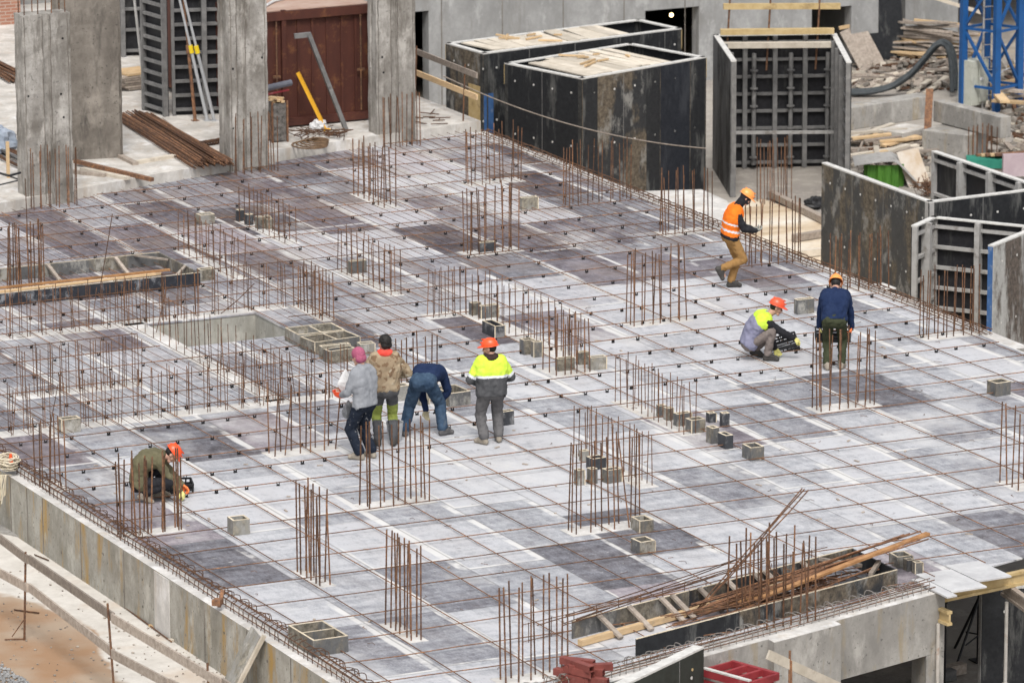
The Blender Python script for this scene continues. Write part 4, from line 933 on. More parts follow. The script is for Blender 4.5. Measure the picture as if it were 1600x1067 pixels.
# forms on the back slab behind the columns
t = thing('ladder_form', 'tall narrow ribbed form like a ladder left of the grooved column', 'formwork', (5.81, 27.05, .2))
panel(t, (5.92, 26.2), (5.80, 27.1), .2, 3.1, 'r', m_film_in, m_steel_dk, nrib=12, nup=0)
t = thing('ribbed_form', 'wide ribbed form behind the grey props, left of the grooved column', 'formwork', (6.05, 26.3, .2))
panel(t, (7.3, 25.95), (6.03, 26.32), .2, 3.1, 'r', m_film_in, m_steel_dk, nrib=10, nup=1)
t = thing('ribbed_form', 'farthest ribbed form with a rusty upright, between the two left columns and the ladder form', 'formwork', (7.5, 33.0, .2))
panel(t, (8.9, 32.6), (7.0, 33.2), .2, 3.2, 'r', m_film_in, m_steel_dk, nrib=7, nup=2)
def prop(label, a, b, mat, collar=None, name='steel_prop', grp=None):
    a, b = V3(a), V3(b); t = thing(name, label, 'steel prop', tuple(a), grp)
    m_ = a.lerp(b, .52); o = MB(); o.cyl(a, m_, .034, n=10); part('outer_tube', o, mat, t)
    o = MB(); o.cyl(m_, b, .026, n=10); part('inner_tube', o, mat, t)
    o = MB(); o.cyl(m_ - (b - a) * .045, m_ + (b - a) * .01, .048, n=10); part('collar', o, collar or mat, t)
    o = MB(); o.box(a + V3((0, 0, .006)), (.14, .14, .012)); part('base_plate', o, mat, t); return t
m_ycol = simple('yellow_collar', (.75, .55, .02), (.82, .62, .03), 5, .5)
a = G(324, 189, .2); prop('left one of two leaning grey props with a yellow collar', a, a + V3((-.55, .25, 2.9)), m_prop, m_ycol)
a = G(335, 189, .2); prop('right one of two leaning grey props with a yellow collar', a, a + V3((-.62, .2, 2.9)), m_prop, m_ycol)
a = G(305, 189, .2); prop('rusty brown prop left of the two grey ones', a, a + V3((-.2, .1, 2.9)), m_rust_or)
o = MB(); o.beam((7.35, 25.8, .2), (7.35, 25.8, 2.9), .12, .1); single('steel_post', o, m_rust_dk, 'dark rusty upright hard against the grooved column, right of the props', 'post', (7.35, 25.8, .2))
o = MB(); a = G(228, 160, .2); o.cyl(a, a + V3((-.15, .3, 2.7)), .03, n=8); single('steel_pole', o, m_steel, 'grey pole leaning on the left side of the ladder form', 'pole', tuple(a))

# brick wall at the far left
def brick_mat():
    k = NB('red_brick'); b = k.n('ShaderNodeTexBrick'); k.l(k.tc.outputs['Object'], b.inputs['Vector']); b.inputs['Color1'].default_value = (.34, .13, .075, 1); b.inputs['Color2'].default_value = (.25, .085, .05, 1); b.inputs['Mortar'].default_value = (.42, .36, .31, 1)
    b.inputs['Scale'].default_value = 1; b.inputs['Brick Width'].default_value = .25; b.inputs['Row Height'].default_value = .075; b.inputs['Mortar Size'].default_value = .008
    mp = k.n('ShaderNodeMapping'); mp.inputs['Rotation'].default_value = (R(-90), 0, 0); k.l(k.tc.outputs['Object'], mp.inputs[0]); k.l(mp.outputs[0], b.inputs['Vector'])
    return k.fin(k.mix(k.math('MULTIPLY', k.noise(5, 6, .7), .5), b.outputs[0], (.45, .33, .26)), .9)
o = MB(); o.prism([(2, 37.9), (7.1, 37.7), (7.1, 38.0), (2, 38.2)], .2, 4.5); single('brick_wall', o, brick_mat(), 'red brick wall in the far left corner', 'wall', (2, 37.9, .2))

# rebar stacks and boards on the back slab
def bundle(label, a, b, wd, hh, n, mats, name='rebar_bundle', cat='rebar bundle', rad=.014, seed=1):
    r = random.Random(seed); a, b = V3(a), V3(b); d = (b - a).normalized(); s_ = V3((d.y, -d.x, 0)); t = thing(name, label, cat, tuple(a))
    for k in range(n):
        u = r.uniform(-.5, .5); z = rad + hh * (1 - abs(u) * 1.3) * r.random() + (r.random() < .15) * .03; e0, e1 = r.uniform(-.12, .12), r.uniform(-.1, .06)
        o = MB(); p = a + s_ * (u * wd) + d * e0 + V3((0, 0, z)); q = b + s_ * (u * wd + r.uniform(-.09, .09)) + d * e1 * 2.2 + V3((0, 0, z)); o.tube([p, p.lerp(q, .5) + V3((0, 0, r.uniform(-.01, .02))), q], rad, 6); part('rebar', o, r.choice(mats), t)
    return t
bundle('thick bundle of long rusty bars on the slab left of the grooved column', G(208, 186, .2), G(334, 262, .2), .74, .18, 110, (m_rust, m_rust_dk, m_rust_or, m_rust), rad=.014)
bundle('rusty bars behind the leftmost column at the left border, upper one', G(-12, 105, .2), G(34, 130, .2), .5, .2, 22, (m_rust_dk, m_rust), rad=.02, seed=2)
bundle('rusty bars behind the leftmost column at the left border, lower one', G(-20, 232, .2), G(45, 262, .2), .5, .2, 22, (m_rust_dk, m_rust, m_steel_dk), rad=.02, seed=3)
o = MB(); a, b = G(117, 252, .28), G(238, 281, .22); o.beam(a, b, .09, .07); single('steel_angle', o, m_rust_or, 'orange rusty angle bar lying right of the leftmost column', 'steel angle', tuple(a))
for k, (p, q, m_, lb) in enumerate([((112, 268), (165, 274), m_wood_gr, 'short grey board under the rusty angle bar'), ((128, 264), (200, 279), m_wood_pale, 'long pale board under the rusty angle bar'), ((212, 254), (272, 244), m_wood_pale, 'pale squared timber before the long bar bundle'), ((186, 243), (212, 256), m_wood_gr, 'small grey board at the foot of the stained pier'), ((318, 243), (348, 236), m_wood_pale, 'pale batten at the end of the long bar bundle')]):
    o = MB(); o.beam(G(*p, .23), G(*q, .23), .12, .06); single('board', o, m_, lb, 'board', tuple(G(*p, .2)))
for k in range(3):
    o = MB(); o.tube([G(236 + k * 9, 185, .21), G(275 + k * 8, 212, .25), G(322 + k * 6, 236, .21)], .009, 5); tag(single('thin_rod', o, m_wood_gr, 'thin pale rod lying on the slab above the long bar bundle', 'rod', tuple(G(236 + k * 9, 185, .2))), group='thin pale rods on the back slab')
t = thing('twisted_wire_roll', 'dark twisted roll of wire on the slab left of the grooved column', 'wire roll', tuple(G(326, 223, .2)))
o = MB(); c = G(310, 226, .26); e = G(346, 220, .26)
for k in range(4): o.tube([c.lerp(e, q / 12) + V3((0, .05 * math.cos(q * 1.1 + k * 1.57), .05 * math.sin(q * 1.1 + k * 1.57))) for q in range(13)], .02, 6)
part('wire', o, m_rust_dk, t)
t = thing('board_stack', 'stack of weathered boards under a pale sheet behind the stained pier', 'board stack', tuple(G(208, 145, .2)))
a, b = G(184, 140, .2), G(232, 134, .2); rj = random.Random(6)
for k in range(7): o = MB(); o.beam(a + V3((rj.uniform(-.1, .1), 0, .04 + k * .05)), b + V3((rj.uniform(-.1, .1), 0, .04 + k * .05)), .7, .04); part('board', o, m_wood_gr if k < 6 else m_wood, t)
t = thing('trestle', 'black steel trestle with a wooden upright at the left border', 'trestle', tuple(G(12, 285, .2)))
o = MB()
for p, q, za, zb in (((-10, 268), (32, 282), .2, .2), ((-10, 292), (32, 282), .2, .2), ((-10, 268), (14, 275), .75, .75), ((14, 275), (32, 270), .75, .75)): o.cyl(G(*p, za), G(*q, zb), .022, n=6)
part('frame', o, m_black, t); o = MB(); a = G(13, 278, .2); o.beam(a, a + V3((0, 0, .7)), .06, .05); part('upright', o, m_wood, t)
blob('tarpaulin_heap', G(-2, 222, .45), .32, (1.2, 1, .9), simple('blue_grey_sheet', (.22, .26, .32), (.36, .40, .46), 6, .6), 'blue grey crumpled sheet at the left border', 'sheet', 8)

# timber guard rail at the right edge of the back slab
t = thing('guard_rail', 'two-plank timber guard rail with rusty posts at the right edge of the back slab', 'guard rail', (11.1, 23.3, .2))
for z in (1.22, .78): o = MB(); o.beam((11.03, 22.5, z), (11.10, 28.5, z + .02), .035, .115); part('rail', o, m_wood_gr if z > 1 else m_wood, t)
for y in (23.1, 25.4, 28): o = MB(); o.cyl((11.0, y, .2), (11.05, y, 1.35), .016, n=6); part('post', o, m_rust, t)
o = MB(); pts = []; p0, p1 = V3((11.05, 22.6, .78)), V3((15.2, 12.9, -.02)); p1 = V3((19.3, 27.7, -2.0))
pA, pB = V3((12.4, 27.0, .35)), V3((13.9, 18.2, .25))
for i in range(25):
    s = i / 24; p = pA.lerp(pB, s); p.z -= .55 * 4 * s * (1 - s) * .5; pts.append(p)
o.tube(pts, .013, 6); single('cable', o, m_wood_gr, 'thin dark cable sagging across the black form boxes', 'cable', tuple(pA))
t = thing('steel_scraps', 'scattered short rods on the corner of the back slab beside the guard rail', 'scrap', tuple(G(680, 188, .2)))
rj = random.Random(12)
for k in range(12):
    a = G(655 + rj.random() * 45, 178 + rj.random() * 16, .215); o = MB(); o.tube([a, a + V3((rj.uniform(-.5, .5), rj.uniform(-.3, .3), .03))], .011, 5); part('rod', o, m_rust_dk, t)

# ------------------------------------------------------------------ grey building behind
t = thing('concrete_building', 'grey concrete building across the top with dark openings', 'building', (12, 40, ZG))
YB = 40.0
def opening_wall(y, x0, x1, z0, z1, ops, mat, name):
    o = MB(); xs = sorted({x0, x1, *[v for a in ops for v in a[:2]]})
    for i in range(len(xs) - 1):
        xa, xb = xs[i], xs[i + 1]; hit = [a for a in ops if a[0] <= xa and a[1] >= xb]
        if not hit: o.prism([(xa, y), (xb, y), (xb, y + .35), (xa, y + .35)], z0, z1)
        else:
            zb, zt = hit[0][2], hit[0][3]
            if zb > z0 + .01: o.prism([(xa, y), (xb, y), (xb, y + .35), (xa, y + .35)], z0, zb)
            o.prism([(xa, y), (xb, y), (xb, y + .35), (xa, y + .35)], zt, z1)
    part(name, o, mat, t)
def bx(px, y=YB):      # x on the facade under picture column px (at the picture row of its foot)
    d = FW * FPX + RT * (px - 800) + UP * (533.5 - 60); return (CAM + d * ((y - CAM.y) / d.y)).x
def bz(px, py, y=YB):
    d = FW * FPX + RT * (px - 800) + UP * (533.5 - py); return (CAM + d * ((y - CAM.y) / d.y)).z
ops = [(bx(648), bx(670), ZG, bz(660, 18)), (bx(1008), bx(1092), ZG, bz(1050, 14)), (bx(1268), bx(1330), ZG, bz(1300, 12))]
opening_wall(YB, 8, bx(1372), ZG, 6, ops, m_bldg, 'facade')
o = MB()
o.prism([(bx(1372) - .35, YB + .35), (bx(1372), YB + .35), (bx(1372), YB + 7), (bx(1372) - .35, YB + 7)], ZG, 6)
o.prism([(bx(1372) + .01, YB + 3.5), (bx(1390), YB + 3.5), (bx(1390), YB + 3.9), (bx(1372) + .01, YB + 3.9)], ZG, 6)
o.prism([(bx(1462), YB + 1.5), (bx(1545), YB + 1.5), (bx(1545), YB + 2.2), (bx(1462), YB + 2.2)], ZG, 6); part('side_pier', o, m_bldg, t)
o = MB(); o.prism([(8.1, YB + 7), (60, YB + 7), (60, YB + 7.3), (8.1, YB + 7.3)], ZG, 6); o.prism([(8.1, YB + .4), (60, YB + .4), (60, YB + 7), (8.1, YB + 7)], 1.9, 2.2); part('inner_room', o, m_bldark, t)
o = MB(); 0 and o.prism([(bx(1100), YB - .01), (bx(1100) + .22, YB - .01), (bx(1100) + .22, YB + .3), (bx(1100), YB + .3)], ZG, bz(1095, 12))
# the lit bulb inside the opening
bp = V3((bx(1076), YB + .9, bz(1076, 33) )); o = MB(); o.ball(bp, .045); k = NB('lit_bulb'); k.b.inputs['Emission Color'].default_value = (1, .75, .35, 1); k.b.inputs['Emission Strength'].default_value = 14; k.b.inputs['Base Color'].default_value = (1, .8, .5, 1)
lb = thing('light_bulb', 'small lit bulb hanging in the dark opening of the grey building', 'lamp', tuple(bp)); part('bulb', o, k.mat, lb); o = MB(); o.cyl(bp + V3((0, 0, .04)), bp + V3((0, 0, .6)), .008, n=5); part('flex', o, m_black, lb)

# ------------------------------------------------------------------ tower crane mast and cabinet
F = G(1556, 176, ZG); t = thing('tower_crane_mast', 'blue lattice mast of a tower crane at the right border', 'crane', tuple(F))
a_ = 1.15; e1 = V3((.90, .30, 0)) * a_ * .75; e2 = V3((-.42, .85, 0)) * a_ * .85
cor = [F, F + e1, F + e1 + e2, F + e2]
for c in cor: o = MB(); o.beam(c, c + V3((0, 0, 9)), .145, .145, up=(0, 1, 0)); part('leg', o, m_blue, t)
o = MB()
for i in range(4):
    p, q = cor[i], cor[(i + 1) % 4]
    for k in range(6):
        z = .55 + k * 1.35; o.beam(p + V3((0, 0, z)), q + V3((0, 0, z)), .055, .055)
        if k % 2: o.beam(p + V3((0, 0, z)), q + V3((0, 0, z + 1.35)), .065, .055)
        else: o.beam(q + V3((0, 0, z)), p + V3((0, 0, z + 1.35)), .065, .055)
part('lattice_brace', o, m_blue, t)
o = MB(); c = F + e1 * .5 + e2 * .55
for s in (-.18, .18): o.cyl(c + V3((s, 0, 0)), c + V3((s, 0, 9)), .025, n=6)
for k in range(30): o.cyl(c + V3((-.18, 0, .3 * k)), c + V3((.18, 0, .3 * k)), .014, n=5)
part('ladder', o, m_steel, t)
a = G(1520, 168, ZG); t = thing('electric_cabinet', 'pale grey electric cabinet standing left of the blue mast', 'cabinet', tuple(a))
o = MB(); o.box(a + V3((0, 0, .62)), (.55, .45, 1.05), .25); part('cabinet_body', o, m_cabinet, t); o = MB(); o.box(a + V3((0, 0, .05)), (.45, .36, .1), .25); part('plinth', o, m_conc_dark, t)
o = MB(); o.box(a + V3((.12, -.24, .62)), (.24, .02, .9), .25); part('door', o, m_cabinet, t); o = MB(); o.box(a + V3((.06, -.27, .72)), (.09, .05, .06), .25); part('handle', o, m_white_pl, t)
for k, dz in enumerate((.9, .25)):
    o = MB(); b = a + V3((.25, -.2, dz)); o.tube([b, b + V3((.1, -.05, -.14)), b + V3((.22, -.08, -.2)), b + V3((.4, -.05, -.05)), b + V3((.7, 0, .02))], .014, 6)
    tag(single('power_cable', o, m_prop, 'grey power cable looping from the cabinet to the blue mast, %s one' % ('upper' if k == 0 else 'lower'), 'cable', tuple(b)))

# ------------------------------------------------------------------ yard on the right: blocks, timber, hoses
def block(label, A, B, w_, z0, h, mat=None):
    A, B = V3((A.x, A.y, 0)), V3((B.x, B.y, 0)); d = (B - A).normalized(); n = V3((-d.y, d.x, 0)); o = MB(); p = [A, B, B + n * w_, A + n * w_]
    o.prism([(q.x, q.y) for q in p], z0, z0 + h); ob = single('concrete_block', o, mat or m_conc, label, 'concrete block', tuple(A + V3((0, 0, z0))))
    bv = ob.modifiers.new('bevel', 'BEVEL'); bv.width = .015; bv.segments = 2; return ob
block('long concrete beam lying on the ground right of the three-sided form', G(1322, 205, ZG), G(1456, 184, ZG), .5, ZG, .52)
block('lower concrete block carrying the upper one, right of the rusty post', G(1440, 243, ZG), G(1512, 252, ZG), .9, ZG, .58)
block('upper long concrete block with a white top, near the cabinet', G(1458, 190, ZG + .6), G(1563, 217, ZG + .6), .30, ZG + .6, .48)
block('pale broken slab left of the rusty post', G(1410, 232, ZG), G(1452, 222, ZG), .7, ZG, .35, m_slab)
o = MB(); o.prism([tuple(G(*p, -1.9)[:2]) for p in ((1062, 345), (1160, 352), (1136, 314), (1096, 296), (998, 299))], ZG, -1.9); single('concrete_block', o, m_conc_white, 'low white-topped concrete block behind the deck edge, left of the walking man', 'concrete block', tuple(G(1060, 345, -1.9)))
o = MB(); a = G(1448, 226, ZG + .2); o.beam(a, a + V3((.35, .5, 1.15)), .16, .08); single('rusty_beam', o, m_rust_or, 'rusty steel post leaning against the concrete blocks', 'steel beam', tuple(a))
rj = random.Random(31)
for k in range(46):
    px = rj.uniform(1388, 1500); py = 96 - (px - 1388) * .02 + rj.uniform(-2, 4); zz = rj.uniform(.05, 1.15) * (1 - abs(px - 1445) / 120)
    a = G(px, py, ZG) + V3((0, 0, zz)); ang = rj.gauss(-.55, .16); L = rj.uniform(.8, 2.3); d = V3((math.cos(ang), math.sin(ang), rj.gauss(-.06, .08)))
    o = MB(); o.beam(a - d * L / 2, a + d * L / 2, rj.uniform(.1, .2), .045); tag(single('scrap_plank', o, m_wood_gr if rj.random() < .75 else m_wood, 'weathered plank in the heap of old timber under the far floor', 'plank', tuple(a)), group='old planks in the timber heap')
a = G(1400, 88, ZG); o = MB(); o.beam(a + V3((0, 0, 1.75)), a + V3((2.1, -.9, 1.0)), .2, .07); single('long_plank', o, m_wood_pale, 'long pale plank on top of the timber heap', 'plank', tuple(a))
for k in range(26):
    px = rj.uniform(1335, 1480); py = rj.uniform(112, 140); a = G(px, py, ZG + .06); ang = rj.uniform(-1, 1); L = rj.uniform(.5, 1.8); d = V3((math.cos(ang), math.sin(ang), 0))
    o = MB(); o.beam(a - d * L / 2, a + d * L / 2 + V3((0, 0, .08)), rj.uniform(.08, .2), .04); tag(single('scrap_plank', o, rj.choice((m_wood_gr, m_wood_gr, m_wood_pale)), 'loose plank lying on the ground near the black hose', 'plank', tuple(a)), group='loose planks near the hose')
for k in range(26):
    px = rj.uniform(1332, 1440); py = rj.uniform(206, 250); a = G(px, py, ZG + .06 + rj.random() * .25); ang = rj.gauss(-.1, .5); L = rj.uniform(.6, 2.0); d = V3((math.cos(ang), math.sin(ang), 0))
    o = MB(); o.beam(a - d * L / 2, a + d * L / 2 + V3((0, 0, .08)), rj.uniform(.08, .2), .05); tag(single('scrap_plank', o, rj.choice((m_wood_gr, m_wood_gr, m_wood_pale, m_wood)), 'plank in the pile behind the green tarpaulin', 'plank', tuple(a)), group='planks piled behind the green tarpaulin')
for k in range(14):
    px = rj.uniform(1560, 1620); py = rj.uniform(95, 180); a = G(px, py, ZG + .1 + rj.random() * .4); ang = rj.gauss(-.3, .5); L = rj.uniform(.6, 1.6); d = V3((math.cos(ang), math.sin(ang), 0))
    o = MB(); o.beam(a - d * L / 2, a + d * L / 2, rj.uniform(.1, .25), .06); tag(single('scrap_plank', o, rj.choice((m_wood_gr, m_wood)), 'plank in the rubbish behind the blue mast', 'plank', tuple(a)), group='planks behind the blue mast')
o = MB(); a = G(1358, 108, ZG); o.beam(a + V3((.1, 0, .02)), a + V3((-.2, .55, .95)), .72, .04, up=(0, -1, .4)); single('plywood_sheet', o, m_wood_gr, 'grey plywood sheet leaning at the corner of the grey building', 'sheet', tuple(a))
o = MB(); o.beam(a + V3((-.52, .6, .95)), a + V3((.14, .5, 1.04)), .06, .08); single('batten', o, m_wood, 'yellow batten on top of the leaning plywood sheet', 'batten', tuple(a + V3((0, .5, 1))))
o = MB(); a = V3((bx(1374) + .12, YB - .1, ZG)); o.beam(a, a + V3((.0, .4, 2.6)), 1.1, .04, up=(0, 1, 0)); single('black_board', o, m_film, 'black board leaning beside the leaning plywood sheet', 'board', tuple(a))
for k in range(3):
    rf = G(1440, 152, ZG); pts = [DP(*p, rf) for p in ((1330, 146), (1365, 145), (1395, 138), (1425, 118), (1447, 92), (1462, 74), (1474, 67), (1484, 72), (1490, 90), (1492, 118), (1493, 150))]
    sp = []
    for i in range(len(pts) - 1):
        for q in range(5): sp.append(pts[i].lerp(pts[i + 1], q / 5) + V3((.09 * (k - 1), .05 * k, .05 * (k % 2))))
    for _ in range(2): sp = [sp[0]] + [(sp[i - 1] + sp[i] * 2 + sp[i + 1]) / 4 for i in range(1, len(sp) - 1)] + [sp[-1]]
    o = MB(); o.tube(sp, .055, 8); tag(single('hose', o, m_hose, 'thick black hose arching up beside the blue mast', 'hose', tuple(sp[0])), group='thick hoses arching by the blue mast')
# sheet metal, tarpaulin, wire ball
t = thing('tarpaulin_drum', 'bright green tarpaulin hanging under a bent grey metal sheet', 'tarpaulin', tuple(G(1378, 285, ZG)))
c = G(1380, 291, ZG); o = MB(); n = 15
vs = []; fs = []
for i in range(n):
    th = math.pi * (1.0 + .95 * i / (n - 1)); rr_ = .40 + .06 * math.sin(i * 2.4)
    for z in (.0, .50): vs.append(c + RT * (rr_ * math.cos(th)) + V3((0, 0, z)) + V3((FW.x, FW.y, 0)) * (rr_ * .5 * math.sin(th)))
for i in range(n - 1): fs.append((i * 2, i * 2 + 2, i * 2 + 3, i * 2 + 1))
m0 = len(vs)
for i in range(n): vs += [vs[2 * i] * .97 + c * .03, vs[2 * i + 1] * .97 + V3((c.x, c.y, c.z + .50)) * .03]
fs += [(m0 + i * 2 + 1, m0 + i * 2 + 3, m0 + i * 2 + 2, m0 + i * 2) for i in range(n - 1)]
o.add(vs, fs); part('tarpaulin', o, m_green, t)
o = MB(); vs = []; fs = []; n = 12
for i in range(n + 1):
    s = i / n; x = -.65 + 1.45 * s; z = .52 + .10 * math.sin(s * 2.4) - (max(0, s - .62) * 1.45)
    for y in (-.3, .5):
        for dz in (0, -.02): vs.append(c + RT * x + V3((FW.x, FW.y, 0)) * y + V3((0, 0, z + .05 * (y > 0) + dz)))
for i in range(n):
    b0, b1 = i * 4, (i + 1) * 4; fs += [(b0, b1, b1 + 2, b0 + 2), (b0 + 1, b0 + 3, b1 + 3, b1 + 1), (b0, b0 + 1, b1 + 1, b1), (b0 + 2, b1 + 2, b1 + 3, b0 + 3)]
o.add(vs, fs); part('metal_sheet', o, m_steel, t, smooth=False)
o = MB(); a = G(1437, 292, ZG); o.beam(a + V3((0, 0, .02)), a + V3((-.1, .4, .75)), .55, .03, up=(0, -1, .4)); single('rusty_sheet', o, simple('mottled_sheet', (.42, .31, .20), (.60, .58, .54), 2.2, .7), 'mottled rusty metal sheet standing right of the green tarpaulin', 'sheet', tuple(a))
t = thing('wire_ball', 'brown ball of tangled wire before the mottled sheet', 'wire', tuple(G(1450, 296, ZG))); o = MB(); c = G(1450, 293, ZG + .2)
for k in range(34):
    o.tube([c + V3((rj.gauss(0, .16), rj.gauss(0, .14), rj.gauss(0, .11))) for _ in range(4)], .008, 4)
part('wire', o, m_rust, t)
a = G(1538, 274, ZG); t = thing('timber_crate', 'pile of boards with a green painted edge near the right border', 'crate', tuple(a))
o = MB(); o.box(a + V3((0, 0, .30)), (.8, .5, .2), -.5); part('green_board', o, m_teal, t); o = MB(); o.box(a + V3((0, 0, .1)), (.75, .45, .2), -.5); part('base', o, m_wood_gr, t)
for k in range(5): o = MB(); o.beam(a + V3((-.1 + .05 * k, .2 - k * .12, .42 + .02 * k)), a + V3((1.3, -.2 - k * .1, .42 + .03 * k)), .12, .05); part('board', o, m_wood if k % 2 else m_rust_or, t)
a = G(1588, 285, ZG); o = MB(); o.box(a + V3((.15, 0, .38)), (.9, .1, .5), -.25); single('painted_board', o, m_pinkbd, 'pale pink board with yellow paint splashes at the right border', 'board', tuple(a))
colU((1520, 262), (1556, 258), .2, 6, .9, 'thin bent starter bars in front of the upper long concrete block', 60, z=ZG, patch=False, rad=.012)
t = thing('yard_litter', 'litter of small wood and concrete scraps over the yard on the right', 'litter', tuple(G(1400, 150, ZG))); t['kind'] = 'stuff'
for mm, nm, nn in ((m_wood_gr, 'wood_scraps', 260), (m_conc_dark, 'concrete_crumbs', 300), (m_rust_dk, 'wire_scraps', 140), (m_wood_pale, 'pale_chips', 70)):
    o = MB()
    for k in range(nn):
        p = G(*rj.choice(((rj.uniform(1335, 1500), rj.uniform(100, 142)), (rj.uniform(1332, 1450), rj.uniform(205, 290)), (rj.uniform(1545, 1620), rj.uniform(95, 250)), (rj.uniform(1390, 1505), rj.uniform(86, 104)))), ZG + .03); L = rj.uniform(.08, .45); an = rj.uniform(0, 3.1)
        o.box(p + V3((0, 0, rj.random() * .1)), (L, rj.uniform(.04, .14), rj.uniform(.02, .12)), M=Matrix.Rotation(an, 3, 'Z') @ Matrix.Rotation(rj.uniform(-.4, .4), 3, 'Y'))
    q = part(nm, o, mm, t); q['kind'] = 'stuff'
o = MB()
for k in range(5): x = bx(690 + k * 95); o.box((x, YB - .004, 1.5), (.02, .008, 9))
each('panel_joint', o, m_conc_dark, bpy.data.objects['concrete_building'])
# ground between the forms and the deck: planks and sand
for p, q, lb in (((1205, 303), (1290, 345), 'dark squared timber slanting on the sand by the big stained form'), ((1240, 372), (1290, 364), 'short dark timber on the sand near the deck edge'), ((1236, 398), (1290, 392), 'pale plank on the sand close to the deck edge')):
    o = MB(); o.beam(G(*p, ZG + .12), G(*q, ZG + .12), .14, .14); single('timber', o, m_wood_gr if 'dark' in lb else m_wood_pale, lb, 'timber', tuple(G(*p, ZG)))
def sand_mat():
    k = NB('sand_and_boards'); f = k.noise(.9, 6, .6, (.35, 1, 1)); g = k.noise(6, 6, .7)
    c = k.ramp(f, [(.32, (.34, .23, .13)), (.5, (.60, .50, .37)), (.7, (.70, .66, .58))]); return k.fin(k.mix(k.math('MULTIPLY', k.thr(g, .5, .7), .4), c, (.30, .23, .16)), .95, g, .3, .03)
mb = MB(); mb.prism([(11.5, 8), (15.7, 8), (15.7, 17), (20, 19), (20, 27), (11.5, 27)], ZG, ZG + .03); struct('sand_ground', mb, sand_mat())
blob('black_sack', G(1272, 318, ZG + .12), .18, (1.2, .9, .8), m_black, 'black sack on the ground left of the stained corner form', 'sack', 4)

# ------------------------------------------------------------------ lower slab on the left: guard rail, leaning panel, rope
t = thing('guard_rail', 'long two-plank timber guard rail on rusty bars, bottom left', 'guard rail', (-8.6, -3.5, -.9))
def gl(px, py, x=-8.6):
    d = FW * FPX + RT * (px - 800) + UP * (533.5 - py); k = (x - CAM.x) / d.x; return CAM + d * k
def pl_pts(row): return [gl(*p) for p in row]
top = [(-12, 832), (43, 874), (175, 965), (345, 1067), (430, 1118)]; low = [(-12, 888), (43, 918), (175, 1021), (262, 1067), (345, 1112)]
for row in (top, low):
    P = pl_pts(row)
    for i in range(len(P) - 1): o = MB(); e = V3((.03 * (i % 2), 0, 0)); o.beam(P[i] + e, P[i + 1] + e, .03, .13); part('rail', o, m_wood_gr, t)
for p, q in (((40, 862), (38, 995)), ((168, 942), (180, 1100)), ((324, 1035), (330, 1180))):
    a = gl(*p); b = gl(*q); b.z = -.9; o = MB(); o.cyl(b, a, .016, n=6); part('post', o, m_rust, t)
a = gl(38, 995); a.z = -.88; o = MB(); o.tube([a + V3((0, 0, .28)), a + V3((-.14, .12, .02))], .008, 5); o.tube([a + V3((-.26, .1, 0)), a + V3((.02, 0, 0))], .010, 5); part('foot', o, m_rust, t)
rj = random.Random(77)
for p, q, lb in (((55, 952), (62, 957), 'dark rod on the wet sand'),):
    o = MB(); o.tube([G(22, 952, -.88), G(61, 957, -.88)], .012, 5); single('steel_rod', o, m_rust_dk, 'dark rod lying on the wet sand inside the left guard rail', 'rod', tuple(G(22, 952, -.9)))
for p, q, m_, lb in (((170, 930), (268, 1002), m_rust, 'long rusty rod on the pale slab along the side wall'), ((178, 926), (262, 985), m_rust_dk, 'second thin rod on the pale slab along the side wall'), ((54, 866), (76, 875), m_rust_dk, 'short dark rod on the slab above the left guard rail')):
    o = MB(); o.tube([G(*p, -.88), G(*q, -.88)], .010, 5); single('steel_rod', o, m_, lb, 'rod', tuple(G(*p, -.9)))
for p, q, m_, lb in (((235, 976), (283, 986), m_wood, 'yellowish splintered board on the pale slab'), ((296, 1014), (318, 1020), m_wood_gr, 'small grey board on the pale slab'), ((265, 1000), (290, 996), m_wood_pale, 'pale broken board on the slab near the rods')):
    o = MB(); o.beam(G(*p, -.88), G(*q, -.88), .09, .03); single('scrap_board', o, m_, lb, 'board', tuple(G(*p, -.9)))
o = MB(); a = G(-10, 852, -.885); o.prism([tuple(G(-60, 820, 0 - .9)[:2]), tuple(G(60, 846, -.9)[:2]), tuple(G(8, 800, -.9)[:2]), tuple(G(-60, 780, -.9)[:2])], -.899, -.87); single('grey_sheet', o, m_conc, 'flat grey sheet on the slab at the left border', 'sheet', tuple(a))
t = thing('rubble', 'scattered small stones and crumbs on the lower left slab', 'rubble', (-9, -5, -.9)); o = MB()
for k in range(260):
    px, py = rj.uniform(-20, 400), 0; py = rj.uniform(840 + px * .6, 1080)
    c = G(px, py, -.89); o.ball(c, rj.uniform(.008, .026), (1, rj.uniform(.6, 1.2), .6), 5, 4)
part('stones', o, simple('stone_crumbs', (.10, .085, .07), (.45, .40, .34), 1.0, .9), t); t['kind'] = 'stuff'
t2 = thing('gravel', 'dark grey gravel in the bottom left corner', 'gravel', (-10.5, -7, -.9)); o = MB()
for k in range(420):
    px = rj.uniform(-30, 62); py = rj.uniform(1034 + px * .7, 1100); o.ball(G(px, py, -.88), rj.uniform(.012, .04), (1, 1, .7), 5, 4)
part('stones', o, simple('grey_gravel', (.14, .14, .14), (.52, .52, .51), .8, .9), t2); t2['kind'] = 'stuff'
a, b = G(352, 1046, -.9), None; t = thing('form_sheet', 'narrow plywood sheet leaning on the side wall at the bottom left', 'plywood sheet', tuple(a))
